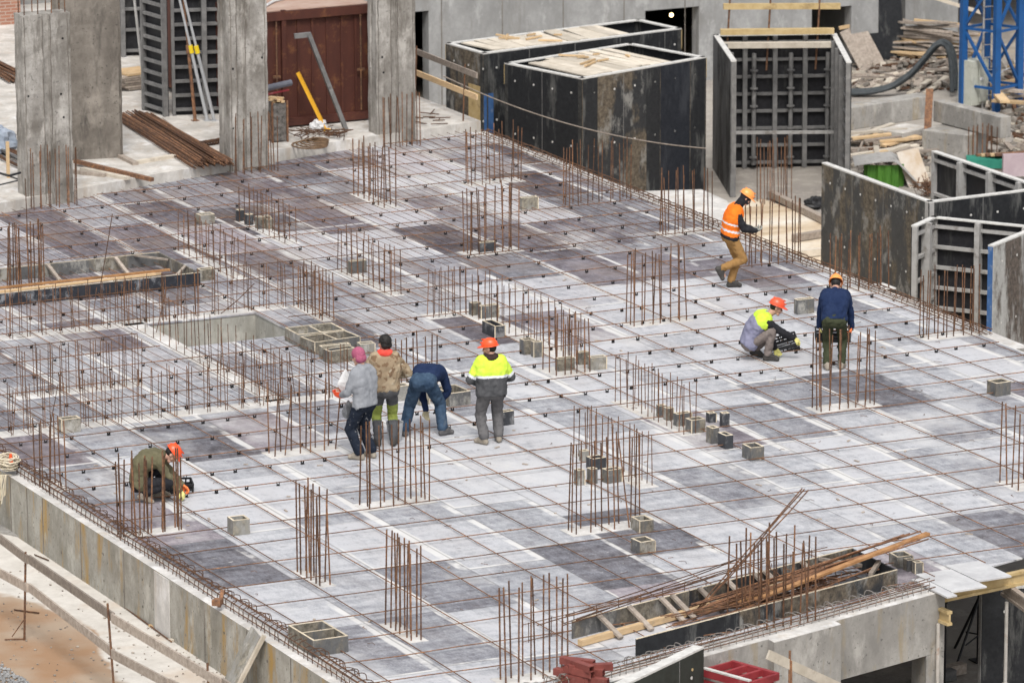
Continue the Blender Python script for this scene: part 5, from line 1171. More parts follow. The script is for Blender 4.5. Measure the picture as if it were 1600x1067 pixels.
o = MB(); c0 = gl(366, 1048, -7.05); c0.z = -.88; c0.x = -7.25; c1 = V3((-6.80, c0.y - .20, .08)); o.beam(c0, c1, .34, .03, up=(-1, 0, .3)); part('sheet', o, m_box_lt, t); o = MB(); d = (c1 - c0).normalized(); e = V3((.03, -.20, 0)); o.beam(c0 + e, c1 + e, .05, .05, up=(-1, 0, .3)); part('batten', o, m_wood_pale, t)
t = thing('rope_coil', 'loose coil of straw-coloured rope hanging over the wall at the left border', 'rope', tuple(G(12, 735, 0))); o = MB(); c = G(18, 735, .05)
for k in range(16):
    r_ = rj.uniform(.09, .17); o.tube([c + V3((r_ * math.cos(q * .5 + k) + rj.uniform(-.02, .02) - .05, r_ * 1.3 * math.sin(q * .5 + k), .05 + .012 * k + rj.uniform(-.02, .02) - (.0))) for q in range(14)], .009, 5)
for k in range(12):
    p = G(6 + rj.random() * 14, 742, .04); o.tube([p, p + V3((-.10, -.05, .03)), p + V3((-.16 + rj.uniform(-.05, .03), -.06, -.25 - rj.random() * .2))], .008, 5)
part('rope', o, m_rope, t)
t = thing('orange_tool', 'small dark tool with an orange cap lying on the rope coil', 'tool', tuple(G(18, 722, .1))); o = MB(); c = G(17, 727, .12); o.box(c, (.22, .16, .1), .4); part('tool_body', o, m_black, t); o = MB(); o.cyl(c + V3((0, 0, .05)), c + V3((0, 0, .18)), .04, .02, n=10); part('tool_cap', o, simple('orange_cap', (.75, .10, .03), (.8, .14, .04), 5, .5), t)
o = MB(); c = G(343, 938, .12); o.beam(c, c + V3((-.1, -.1, .0)), .12, .08); o.beam(c + V3((-.05, -.1, -.05)), c + V3((.1, .12, .1)), .05, .04); single('rusty_clamp', o, m_rust_or, 'rusty clamp on the left edge cage', 'clamp', tuple(c))

# ------------------------------------------------------------------ front right corner: beams, props, panels, red steel
def h20(label, a, b, up=(0, 0, 1), mat=None):
    a, b = V3(a), V3(b); t = thing('timber_beam', label, 'timber beam', tuple(a))
    o = MB(); o.beam(a, b, .032, .13); part('web', o, mat or m_beam_y, t)
    for s in (1, -1): o = MB(); o.beam(a + V3((0, 0, s * .083)), b + V3((0, 0, s * .083)), .085, .042); part('flange', o, mat or m_beam_y, t)
    return t
pA = G(1434, 937, -.13); pZ = G(1604, 900, -.13); h20('yellow timber beam under the jagged front edge of the plywood, right of the grey wall', pA, pA + (pZ - pA) * 2)
pB = G(1484, 966, -.335); h20('short yellow timber beam crossing on top of the first prop', pB, pB + V3((-.1, 1.3, 0)))
pC = V3((4.1, -9.3, -.345)); pC2 = G(1605, 938, -.33); h20('grey timber beam at the right border on the second prop', G(1568, 918, -.345), G(1568, 918, -.345) + (G(1612, 950, -.345) - G(1568, 918, -.345)) * 1.6, mat=m_wood_gr)
prop('rusty pale prop under the yellow beams', (*G(1466, 974, -.44)[:2], -3), (*G(1466, 974, -.44)[:2], -.44), simple('pale_rusty_prop', (.36, .33, .29), (.50, .47, .43), 6, .7, dirt=((.30, .16, .09), 4, .55, .7)))
prop('second prop, against the dark panel at the right border', (*G(1573, 940, -.45)[:2], -3), (*G(1573, 940, -.45)[:2], -.45), simple('pale_rusty_prop_two', (.34, .32, .29), (.48, .46, .43), 6, .7, dirt=((.30, .16, .09), 4, .55, .7)))
a = G(1474, 1075, ZG); prop('black prop behind the rusty pale one', a, V3((a.x, a.y, -.2)), m_black)
a = G(1530, 1032, ZG); t = thing('tripod_prop', 'black prop held by a tripod on the floor under the deck', 'tripod prop', tuple(a))
o = MB(); o.cyl(a, V3((a.x, a.y, -.1)), .045, n=10); part('tube', o, m_black, t)
for k in range(3):
    an = math.pi + .5 + k * 2.1; q = a + V3((math.cos(an) * .75, math.sin(an) * .75, 0)); o = MB(); o.cyl(q, a + V3((0, 0, 1.05)), .022, n=6); o.cyl(q.lerp(a, .45) + V3((0, 0, .35)), a + V3((0, 0, .42)), .012, n=6); part('leg', o, m_black, t)
o = MB(); o.box(a + V3((0, 0, .01)), (.24, .24, .02)); part('base_plate', o, m_black, t)
t = thing('dark_form', 'tall black form panel under the right border', 'formwork', (4.35, -9.6, ZG)); pa = G(1549, 928, -.46); panel(t, (pa.x, pa.y + .25), (pa.x + 2.6, pa.y - .2), ZG, -.46, face=m_film)
for k, (p, q, lb) in enumerate((((1432, 1062), (1490, 1052), 'dark squared timber on the floor under the deck'), ((1470, 1050), (1505, 1042), 'grey squared timber on the floor under the deck'))):
    o = MB(); o.beam(G(*p, ZG + .1), G(*q, ZG + .1), .16, .16); single('timber', o, m_wood_gr if k else m_steel_dk, lb, 'timber', tuple(G(*p, ZG)))
# two loose plywood sheets pushed out over the beam
for px, w_, l_, lb in (((1480, 932), .17, 1.0, 'narrow plywood sheet sticking out over the yellow beam'), ((1487, 924), .58, 1.0, 'middle plywood sheet sticking out over the yellow beam'), ((1528, 907), .56, .9, 'right plywood sheet sticking out over the yellow beam')):
    c = G(*px, .03); o = MB(); o.prism([(c.x, c.y), (c.x + w_, c.y + .02), (c.x + w_, c.y + l_), (c.x, c.y + l_)], .005 if 'middle' not in lb else .007, .028 if 'middle' not in lb else .03); single('plywood_sheet', o, simple('loose_sheet_face', (.40, .40, .41), (.60, .60, .60), 2.5, .7), lb, 'plywood sheet', tuple(c))
def gy(px, py, off=-1.6):
    d = FW * FPX + RT * (px - 800) + UP * (533.5 - py); k = (-10.35 + off + SK * (CAM.x) - CAM.y) / (d.y - SK * d.x); return CAM + d * k
# red stack
t = thing('red_steel_stack', 'stack of short red steel channels at the bottom, left of the black panel', 'steel stack', (-3.6, -11.6, 0)); rj = random.Random(8); c = G(915, 1066, .0)
o0 = c + V3((0, .0, 0))
for k in range(12):
    lv = k // 5; ang = -.15 - 1.15 * ((k * 5) % 14) / 13 + rj.uniform(-.12, .12); d = V3((math.cos(ang), math.sin(ang), 0)); p = o0 + V3((-.30 + rj.uniform(-.05, .08), .22 - .07 * (k % 5), .06 + k * .026 + rj.uniform(-.005, .01)))
    q = p + d * rj.uniform(.42, .6); o = MB(); o.beam(p, q, .1, .012); o.beam(p + V3((-.045 * d.y, .045 * d.x, -.045)), q + V3((-.045 * d.y, .045 * d.x, -.045)), .012, .08); o.beam(p - V3((-.045 * d.y, .045 * d.x, .045)), q - V3((-.045 * d.y, .045 * d.x, .045)), .012, .08); part('channel', o, m_red, t)
# black panel with grey top edge, in front of the wall
t = thing('formwork_board', 'black form panel with a pale slanting top edge at the bottom centre', 'formwork', (-2.9, -12.6, -2))
A, B = gy(975, 1072, -1.3), gy(1100, 1012, -.75); A.z = B.z = (A.z + B.z) / 2; ZP = A.z; A = G(975, 1072, ZP); B = G(1100, 1012, ZP); A, B = B + (A - B) * 1.5, B; panel(t, A, B, -2.9, ZP + .02, face=film_mat('greenish_black_film', (.022, .026, .022), (.05, .055, .05), amt=.3), thick=.16)
o = MB(); d = (B - A).normalized(); n = V3((d.y, -d.x, 0))
for s, z in ((.55, -.52), (.9, -.52), (.9, -.75), (.6, -.75), (.25, -.7)): p = A.lerp(B, s); o = MB(); o.cyl(V3((p.x, p.y, ZP + .3 + z)), V3((p.x, p.y, ZP + .3 + z)) + n * .008, .02, n=8); part('bolt', o, m_beam_y, t)
# red frames
t = thing('steel_crate', 'bright red steel frame with a pale top edge, right of the black panel', 'steel frame', tuple(G(1130, 1058, -1.2))); c = [gy(1100, 1050, -.95), gy(1172, 1070, -.95)]; c[0].z = c[1].z = (c[0].z + c[1].z) / 2; c = [G(1100, 1050, c[0].z), G(1172, 1070, c[0].z)]
d = (c[1] - c[0]).normalized(); n = V3((-d.y, d.x, 0)); o = MB()
for s in (0, .55): o.beam(c[0] + n * s, c[1] + n * s, .06, .10)
for s in (0, .33, .66, 1): p = c[0].lerp(c[1], s); o.beam(p, p + n * .55, .05, .09)
part('frame', o, m_brightred, t); o = MB(); o.beam(c[0] + V3((0, 0, .062)), c[1] + V3((0, 0, .062)), .06, .02); part('top_edge', o, m_topedge, t); o = MB(); o.beam(c[0] - V3((0, 0, .35)), c[1] - V3((0, 0, .35)), .02, .5); o.beam(c[0] + n * .55 - V3((0, 0, .3)), c[1] + n * .55 - V3((0, 0, .3)), .02, .4); part('side_plate', o, m_brightred, t)
# timber rail in front of the pier
t = thing('front_guard_rail', 'pale timber plank on a bent bar in front of the grey front pier', 'guard rail', tuple(G(1225, 1060, -.7)))
o = MB(); o.beam(gy(1200, 1022), gy(1330, 1082), .035, .13); part('rail', o, m_wood_pale, t)
a = gy(1231, 1030); o = MB(); o.cyl(V3((a.x, a.y, -3)), a + V3((.03, 0, .12)), .016, n=6); o.cyl(V3((a.x + .1, a.y, -3)), a + V3((.05, 0, -.02)), .014, n=6); part('post', o, m_rust_or, t)

# ------------------------------------------------------------------ people
TMP = bpy.data.scenes.new('tmp')
def fuse(mb, voxel, smooth=4, fac=.5, wr=0.0, seed=0, wsc=9.0, zmin=None):
    """one continuous skin over overlapping volumes"""
    me = bpy.data.meshes.new('tmp'); me.from_pydata(mb.v, [], mb.f); me.update()
    ob = bpy.data.objects.new('tmp', me); TMP.collection.objects.link(ob)
    md = ob.modifiers.new('r', 'REMESH'); md.mode = 'VOXEL'; md.voxel_size = voxel; md.use_smooth_shade = True
    if smooth: sm = ob.modifiers.new('s', 'SMOOTH'); sm.iterations = smooth; sm.factor = fac
    TMP.view_layers[0].update(); dg = TMP.view_layers[0].depsgraph
    out = bpy.data.meshes.new_from_object(ob.evaluated_get(dg)); bpy.data.objects.remove(ob); bpy.data.meshes.remove(me)
    if wr:
        for v in out.vertices:
            p = v.co; q = V3((p.x * wsc, p.y * wsc, p.z * wsc * .75)) + V3((seed * 11, 0, 0))
            n = noise.noise(q) + .5 * noise.noise(q * 2.1); n = 1 - abs(n) * 2.0
            v.co = p + v.normal * (wr * n)
    if zmin is not None:
        for v in out.vertices:
            if v.co.z < zmin: v.co.z = zmin
    out.polygons.foreach_set('use_smooth', [True] * len(out.polygons)); out.update(); return out
def ik(a, b, l1, l2, pole):
    a, b, pole = V3(a), V3(b), V3(pole); d = b - a; L = min(d.length, (l1 + l2) * .998)
    if d.length > L: b = a + d.normalized() * L; d = b - a
    u = d.normalized(); x = (l1 * l1 - l2 * l2 + L * L) / (2 * L); h = math.sqrt(max(0, l1 * l1 - x * x))
    pp = pole - u * pole.dot(u); pp.normalize(); return a + u * x + pp * h, b
def clothmat(name, c1, c2, scale=9, dirt=None): return simple(name, c1, c2, scale, .9, None, bs=.35, dirt=dirt, spec=.1)
m_skin = simple('skin', (.44, .25, .18), (.52, .31, .23), 8, .55); m_hair = simple('dark_hair', (.010, .009, .009), (.022, .02, .018), 30, .6)
m_eye = simple('eye', (.03, .02, .02), (.04, .03, .03), 5, .2); m_lip = simple('lip', (.38, .15, .13), (.42, .18, .15), 5, .5)
m_boot = simple('work_boot', (.035, .032, .03), (.075, .07, .065), 9, .75); m_boot_tan = simple('dusty_boot', (.22, .19, .15), (.34, .30, .25), 9, .85)
m_reflect = simple('reflective_tape', (.55, .57, .60), (.68, .70, .72), 6, .4)
def helmet_mat(n, c): return simple(n, c, tuple(min(1, x * 1.15 + .01) for x in c), 6, .35, spec=.5)
m_h_or = helmet_mat('orange_red_helmet', (.80, .075, .012)); m_h_or2 = helmet_mat('light_orange_helmet', (.88, .30, .07)); m_h_red = helmet_mat('red_helmet', (.70, .085, .03))

def person(label, pos, heading, S):
    """S: pose in metres, local frame x right, y forward, z up"""
    t = thing('person', label, 'person', tuple(pos)); hd = V3(heading); t.rotation_euler = (0, 0, math.atan2(-hd.x, hd.y))
    seed = S.get('seed', 1); K = S.get('k', 1.0); voxel = .0075
    pel, chest, head = V3(S['pel']), V3(S['chest']), V3(S['head'])
    hx = V3(S.get('hx', (1, 0, 0))).normalized(); sx = V3(S.get('sx', (1, 0, 0))).normalized()
    up = (chest - pel).normalized(); fwd = sx.cross(up) * -1 if False else up.cross(sx) * -1
    fwd = sx.cross(up) * -1.0; fwd = -fwd if fwd.dot(V3((0, 1, 0))) < 0 and abs(up.z) > .3 else fwd
    TH, SH, UA, FA = .44 * K, .42 * K, .30 * K, .27 * K
    legs = []; arms = []
    for i, s in enumerate((-1, 1)):
        hip = pel + hx * (s * .095) + V3((0, 0, -.03)); an = V3(S['ank'][i]); kn, an = ik(hip, an, TH, SH, S['knee'][i]); legs.append((hip, kn, an))
        sh = chest + sx * (s * .185) - up * .03; wr_ = V3(S['wr'][i]); el, wr_ = ik(sh, wr_, UA, FA, S['elb'][i]); arms.append((sh, el, wr_))
    fdir = [V3(f).normalized() for f in S.get('foot', ((0, 1, 0), (0, 1, 0)))]
    face = V3(S['face']).normalized(); hup = V3(S.get('hup', (0, 0, 1))); side = face.cross(hup).normalized(); hup = side.cross(face).normalized()
    Mh = Matrix((side, face, hup)).transposed()
    def H(x, y, z): return head + side * x + face * y + hup * z
    mats = []
    # ---- torso volume at inflation e
    def torso(o, e, lo=-.06, hi=.5, belly=S.get('belly', 0.0)):
        L = (chest - pel).length
        bend = V3(S.get('bend', (0, 0, 0)))
        for q, w_, r_ in ((-.04, .085, .128), (.10, .085, .120 + belly * .6), (.28, .085, .115 + belly), (.48, .10, .120 + belly * .6), (.68, .115, .125), (.86, .125, .115), (.97, .135, .085)):
            if q < lo or q > hi: continue
            c = pel.lerp(chest, q) + bend * math.sin(math.pi * max(0, q)); sd = hx.lerp(sx, max(0, min(1, q))).normalized()
            o.cap(c - sd * w_, c + sd * w_, r_ + e)
        qs = [(-.04, .128), (.10, .12), (.28, .115 + belly), (.48, .12), (.68, .125), (.86, .115), (.97, .085)]
        for (q0, r0), (q1, r1) in zip(qs, qs[1:]):
            if q0 < lo or q1 > hi: continue
            for sg in (-.07, 0, .07):
                c0 = pel.lerp(chest, q0) + bend * math.sin(math.pi * max(0, q0)) + hx * sg; c1 = pel.lerp(chest, q1) + bend * math.sin(math.pi * q1) + sx * sg; o.cap(c0, c1, r0 + e, r1 + e)
    def hem(me, q0):
        L = (chest - pel).length; q0 = max(q0, -.16)
        for v in me.vertices:
            q = (v.co - pel).dot(up) / L
            if q < q0 and (v.co - pel - up * (q * L)).length < .3 and abs((v.co - pel).dot(hx)) < .21: v.co += up * ((q0 - q) * L)
    def hand(o, i, e=0.0):
        sh, el, wr_ = arms[i]; d = (wr_ - el).normalized(); d = V3(S['hd'][i]).normalized() if S.get('hd') else d
        pn = V3(S['palm'][i]).normalized() if S.get('palm') else V3((-1 if i else 1, 0, 0)); ac = d.cross(pn).normalized(); pn = ac.cross(d).normalized()
        c = wr_ + d * .012
        for k in (-1.5, -.5, .5, 1.5): o.cap(c + ac * (k * .014), c + d * .075 + ac * (k * .020), .016 + e, .0135 + e)
        curl = S.get('curl', .7)
        for k, ln in ((-1.5, .066), (-.5, .080), (.5, .076), (1.5, .060)):
            b = c + d * .080 + ac * (k * .0205); a1 = curl * .55 + .06 * k; d1 = d * math.cos(a1) + pn * math.sin(a1); p1 = b + d1 * (ln * .5); a2 = a1 + curl * .9; d2 = d * math.cos(a2) + pn * math.sin(a2); p2 = p1 + d2 * (ln * .32); a3 = a2 + curl * .6; d3 = d * math.cos(a3) + pn * math.sin(a3); p3 = p2 + d3 * (ln * .28)
            o.cap(b, p1, .0095 + e, .0088 + e); o.cap(p1, p2, .0088 + e, .008 + e); o.cap(p2, p3, .008 + e, .007 + e)
        ts = 1 if i else -1; b = c + d * .018 + ac * (ts * -.030); d1 = (d * .72 + ac * (-ts * .62) + pn * .35).normalized(); p1 = b + d1 * .042; d2 = (d * .85 + ac * (-ts * .2) + pn * .5).normalized(); p2 = p1 + d2 * .034
        o.cap(b, p1, .0125 + e, .011 + e); o.cap(p1, p2, .0105 + e, .009 + e)
    # ---- the body: one continuous skin
    bare = not S.get('gloves'); o = MB(); torso(o, -.018, -.1, .9)
    for s in (-1, 1): o.cap(chest + sx * (s * .07), chest + sx * (s * .165) - up * .03, .066, .055)
    nb = chest + up * .03; o.cap(nb, H(0, -.02, -.06), .062, .058); o.cap(chest - up * .03, nb, .09, .075)
    o.ball(H(0, -.015, .035), .098, (.80, 1.0, .98), 16, 12, M=Mh); o.ball(H(0, .03, -.02), .075, (.82, .85, 1.05), 14, 10, M=Mh); o.cap(H(-.03, .055, -.085), H(.03, .055, -.085), .026); o.ball(H(0, .068, -.098), .022)
    o.cap(H(0, .085, .015), H(0, .108, -.022), .010, .014); o.cap(H(-.035, .082, .028), H(.035, .082, .028), .012); o.cap(H(-.02, .088, -.055), H(.02, .088, -.055), .010)
    for s in (-1, 1): o.ball(H(s * .080, -.005, .0), .030, (.35, .7, 1.05), 10, 8, M=Mh); o.ball(H(s * .042, .060, -.02), .03)
    for i, (sh, el, wr_) in enumerate(arms): o.cap(sh, el, .046, .038); o.cap(el, wr_, .037, .026); None
    for i, (hip, kn, an) in enumerate(legs): o.cap(hip, kn, .075, .052); o.cap(kn, kn.lerp(an, .35), .05, .052); o.cap(kn.lerp(an, .35), an, .052, .036); o.cap(an, an + fdir[i] * .12 - V3((0, 0, .03)), .034, .028)
    me = fuse(o, .0088, 2)
    for i in (0, 1):
        if not (S.get('gloves') and S['gloves'][i]):
            q = MB(); hand(q, i); q.cap(arms[i][0].lerp(arms[i][2], .9), arms[i][2], .03, .027); h_ = fuse(q, .0055, 1); bm = bmesh.new(); bm.from_mesh(me); bm.from_mesh(h_); bm.to_mesh(me); bm.free()
    me.polygons.foreach_set('use_smooth', [True] * len(me.polygons)); me.materials.append(m_skin); inst('body', me, t)
    o = MB()
    for s in (-1, 1):
        o.ball(H(s * .034, .080, .012), .0125)
    me = mesh_of('eye', o, m_eye, smooth=True); inst('eyes', me, t)
    o = MB(); o.cap(H(-.022, .0975, -.056), H(.022, .0975, -.056), .0055); inst('mouth', mesh_of('mouth', o, m_lip, smooth=True), t)
    # ---- trousers
    o = MB(); torso(o, .002, -.1, .2); leg_r = S.get('legr', 0.0)
    for hip, kn, an in legs:
        o.cap(hip + V3((0, 0, .02)), kn, .098 + leg_r, .073 + leg_r); o.cap(kn, kn.lerp(an, .45), .073 + leg_r, .066 + leg_r); o.cap(kn.lerp(an, .45), kn.lerp(an, .92), .066 + leg_r, .062 + leg_r)
    me = fuse(o, .0135, 3, wr=.013, seed=seed, wsc=11)
    tm = S['trousers']; tm = tm if isinstance(tm, list) else [tm]
    for m in tm: me.materials.append(m)
    if len(tm) > 1:
        for p in me.polygons:
            c = p.center; best = None
            for hip, kn, an in legs:
                for a, b, o0 in ((hip, kn, 0), (kn, an, 1)):
                    d = b - a; s = max(0, min(1, (c - a).dot(d) / d.length_squared)); q = (c - a - d * s).length
                    if best is None or q < best[0]: best = (q, o0 + s)
            p.material_index = S['tpaint'](best[1])
    inst('trousers', me, t)
    # ---- jacket
    o = MB(); je = S.get('jr', .018); torso(o, je, S.get('jlo', -.05), .98)
    for s in (-1, 1): o.cap(chest - up * .01 + sx * (s * .05), chest + sx * (s * .175) - up * .03, .078, .068 + je * .4)
    for sh, el, wr_ in arms: o.cap(sh, el, .064 + je * .5, .054 + je * .4); o.cap(el, el.lerp(wr_, .96), .054 + je * .4, .042 + je * .3)
    if S.get('hood'):
        b = -fwd if fwd.y > 0 else fwd
        b = V3(S['hood']); o.cap(chest + up * .03 + b * .05 - sx * .06, chest + up * .03 + b * .05 + sx * .06, .065); o.cap(chest + up * .06 - sx * .05, chest + up * .06 + sx * .05, .062); o.ball(chest - up * .03 + b * .09, .058)
    else: o.cap(chest, chest + up * .045, .088, .074)
    me = fuse(o, .0135, 3, wr=S.get('wr_amp', .013), seed=seed + 3, wsc=S.get('wsc', 9))
    jm = S['jacket']; jm = jm if isinstance(jm, list) else [jm]
    for m in jm: me.materials.append(m)
    if len(jm) > 1:
        L = (chest - pel).length
        for p in me.polygons:
            c = p.center; tq = (c - pel).dot(up) / L; best = (9, 0)
            for i, (sh, el, wr_) in enumerate(arms):
                for a, b, o0 in ((sh, el, 0), (el, wr_, 1)):
                    d = b - a; s = max(0, min(1, (c - a).dot(d) / d.length_squared)); q = (c - a - d * s).length
                    if q < best[0]: best = (q, o0 + s)
            sdist = abs((c - pel.lerp(chest, max(0, min(1, tq)))).dot(sx))
            p.material_index = S['jpaint'](tq, best[1] if best[0] < .085 and (sdist > .155 or best[1] > .6) else None, c)
    hem(me, S.get('jlo', -.05) - .06); inst('jacket', me, t)
    if S.get('vest'):
        o = MB(); torso(o, je + .016, S.get('vlo', .0), .98)
        for s in (-1, 1): o.cap(chest + sx * (s * .06), chest + sx * (s * .13) - up * .02, .083, .070)
        me = fuse(o, .0135, 3, wr=.008, seed=seed + 9, wsc=8); L = (chest - pel).length
        for m in S['vest']: me.materials.append(m)
        for p in me.polygons: p.material_index = S['vpaint']((p.center - pel).dot(up) / L)
        hem(me, S.get('vlo', 0) - .045); inst('vest', me, t)
    if S.get('collar'):
        o = MB()
        for q in range(12):
            a0, a1 = q * math.pi / 6, (q + 1) * math.pi / 6; f = lambda a: chest + up * .075 + sx * (.075 * math.cos(a)) + up.cross(sx) * (.085 * math.sin(a)); o.cap(f(a0), f(a1), .050)
        me = fuse(o, .009, 3, wr=.008, seed=4, wsc=14); me.materials.append(S['collar']); inst('scarf', me, t)
    # ---- feet and gloves
    for i, (hip, kn, an) in enumerate(legs):
        o = MB(); f = fdir[i]; fs_ = f.cross(V3((0, 0, 1))).normalized(); dn = f.cross(fs_); dn = dn if dn.z < 0 else -dn
        heel = an - f * .035 + dn * .055; toe = an + f * .165 + dn * .062
        o.cap(an + (kn - an).normalized() * .09, an, .056, .056); o.cap(an, heel, .055, .042); o.cap(heel, toe, .043, .040); o.cap(an + f * .03, an + f * .13 + dn * .045, .052, .042); o.cap(toe - fs_ * .015, toe + fs_ * .015, .040)
        me = fuse(o, .009, 3, zmin=.004 if S.get('flat', (1, 1))[i] else None); bm_ = S.get('boots', m_boot); me.materials.append(bm_); inst('boot', me, t)
        if S.get('gloves') and S['gloves'][i]:
            o = MB(); hand(o, i, .0045); sh, el, wr_ = arms[i]; o.cap(el.lerp(wr_, .80), wr_, .047, .036); me = fuse(o, .0055, 1); me.materials.append(S['gloves'][i]); inst('glove', me, t)
    # ---- head gear
    if S.get('helmet'):
        o = MB(); n = 20; vs = []; fs = []; rows = [(0, .118), (.02, .117), (.05, .110), (.08, .092), (.105, .065), (.118, .03)]
        for z, r in rows:
            for k in range(n):
                a = 2 * math.pi * k / n; rid = 1 + .03 * max(0, math.cos(6 * a)) * (z > .03); vs.append(H(r * rid * math.cos(a) * .92, -.01 + r * rid * math.sin(a) * 1.12, .055 + z))
        for i in range(len(rows) - 1):
            for k in range(n): fs.append((i * n + k, i * n + (k + 1) % n, (i + 1) * n + (k + 1) % n, (i + 1) * n + k))
        vs.append(H(0, -.01, .055 + .122)); e = len(vs) - 1; q = (len(rows) - 1) * n
        for k in range(n): fs.append((q + k, q + (k + 1) % n, e))
        o.add(vs, fs); vs = []; fs = []
        for k in range(n + 1):
            a = 2 * math.pi * k / n; fr = max(0, math.sin(a)) ** 2
            for r, z in ((.114, .062), (.114, .048), (.129 + .052 * fr, .046 - .016 * fr), (.129 + .052 * fr, .052 - .016 * fr)): vs.append(H(r * math.cos(a) * .93, -.01 + r * math.sin(a) * 1.12, z))
        for k in range(n):
            for j in range(4): fs.append((k * 4 + j, k * 4 + (j + 1) % 4, (k + 1) * 4 + (j + 1) % 4, (k + 1) * 4 + j))
        o.add(vs, fs); o.cap(H(0, -.13, .10), H(0, .125, .105), .012); o.cap(H(0, -.10, .155), H(0, .10, .155), .011)
        me = mesh_of('helmet', o, S['helmet'], smooth=True); inst('helmet', me, t)
    if S.get('cap'):
        o = MB(); o.ball(H(0, -.018, .055), .112, (.86, 1.0, .95), 16, 12, M=Mh); o.cap(H(-.02, -.05, -.02), H(.02, -.05, -.02), .075); me = fuse(o, .008, 3, wr=.004, seed=2, wsc=30); me.materials.append(S['cap']); inst('cap', me, t)
    if S.get('hair'):
        o = MB(); o.ball(H(0, -.028, .055), .108, (.86, .98, .92), 16, 12, M=Mh); o.cap(H(-.03, -.06, -.01), H(.03, -.06, -.01), .058); me = fuse(o, .008, 2, wr=.008, seed=5, wsc=40); me.materials.append(S['hair']); inst('hair', me, t)
    elif S.get('helmet') and not S.get('balaclava'):
        o = MB(); o.ball(H(0, -.035, .025), .092, (.88, .9, .95), 14, 10, M=Mh); me = fuse(o, .008, 1); me.materials.append(m_hair); inst('hair', me, t)
    if S.get('balaclava'):
        o = MB(); o.ball(H(0, -.01, .03), .106, (.84, 1.0, 1.0), 16, 12, M=Mh); o.ball(H(0, .03, -.03), .084, (.84, .9, 1.05), 14, 10, M=Mh); o.cap(H(0, -.03, -.07), chest + up * .02, .075, .085); o.cap(H(0, .09, -.01), H(0, .1, -.025), .018); me = fuse(o, .009, 3, wr=.003, seed=3, wsc=20); me.materials.append(S['balaclava']); inst('balaclava', me, t)
    return t
RH = V3((.9, -.437, 0)).normalized(); AH = V3((.436, .9, 0)).normalized()
def hdg(a, r): return AH * a + RH * r      # a: away from the viewer, r: to the right
m_jet = clothmat('black_jersey', (.016, .016, .019), (.032, .032, .036)); m_orange = clothmat('orange_vest', (.78, .15, .012), (.92, .23, .03), 5, dirt=((.45, .12, .03), 6, .58, .6)); m_tan = clothmat('tan_trousers', (.26, .145, .05), (.35, .205, .085))
m_navy = clothmat('navy_jacket', (.012, .022, .060), (.022, .036, .085)); m_dkgreen = clothmat('dark_green_trousers', (.034, .040, .022), (.062, .068, .040)); m_jeans = clothmat('blue_jeans', (.022, .042, .078), (.062, .10, .155), 7, dirt=((.12, .14, .16), 5, .58, .5))
m_greyh = clothmat('grey_hoodie', (.21, .22, .24), (.30, .31, .33)); m_pink = clothmat('pink_cap', (.30, .075, .13), (.40, .12, .19), 30); m_dkjean = clothmat('paint_stained_trousers', (.010, .014, .024), (.022, .028, .042), 8, dirt=((.55, .55, .55), 13, .60, .9))
m_hv = clothmat('hi_vis_yellow', (.50, .70, .05), (.64, .86, .10), 5, dirt=((.30, .36, .12), 6, .58, .6)); m_grey = clothmat('dark_grey_cloth', (.060, .062, .066), (.10, .10, .105)); m_midgrey = clothmat('grey_work_trousers', (.085, .083, .087), (.155, .15, .15), 6, dirt=((.03, .03, .03), 4, .60, .7)); m_lime = clothmat('olive_lime_cloth', (.18, .215, .05), (.26, .30, .08))
m_olive = clothmat('olive_jacket', (.105, .096, .056), (.155, .142, .088)); m_violet = clothmat('violet_grey_shirt', (.17, .17, .25), (.26, .26, .35)); m_brgrey = clothmat('brown_grey_trousers', (.14, .115, .105), (.24, .205, .19)); m_redc = clothmat('red_hood', (.70, .06, .045), (.82, .11, .08)); m_brhood = clothmat('dark_brown_hood', (.035, .022, .02), (.06, .042, .038))
m_gl_y = simple('yellow_glove', (.60, .55, .14), (.74, .70, .30), 20, .8); m_gl_o = simple('orange_glove', (.80, .16, .05), (.85, .25, .08), 20, .8); m_gl_g = simple('grey_glove', (.22, .22, .20), (.33, .33, .30), 20, .8); m_gl_t = simple('tan_glove', (.32, .28, .18), (.42, .38, .26), 20, .8); m_gl_b = simple('black_glove', (.015, .015, .016), (.03, .03, .03), 20, .8)
def camo():
    k = NB('camouflage_cloth'); a = k.noise(7, 3, .5); b = k.noise(11, 3, .5); c = k.mix(k.thr(a, .50, .53), (.27, .205, .135), (.34, .27, .185)); c = k.mix(k.thr(b, .56, .59), c, (.17, .11, .068)); c = k.mix(k.thr(k.noise(9, 2, .5), .64, .66), c, (.42, .37, .28)); return k.fin(c, .9, a, .2, spec=.1)
m_camo = camo()
X = lambda *a: V3(a)
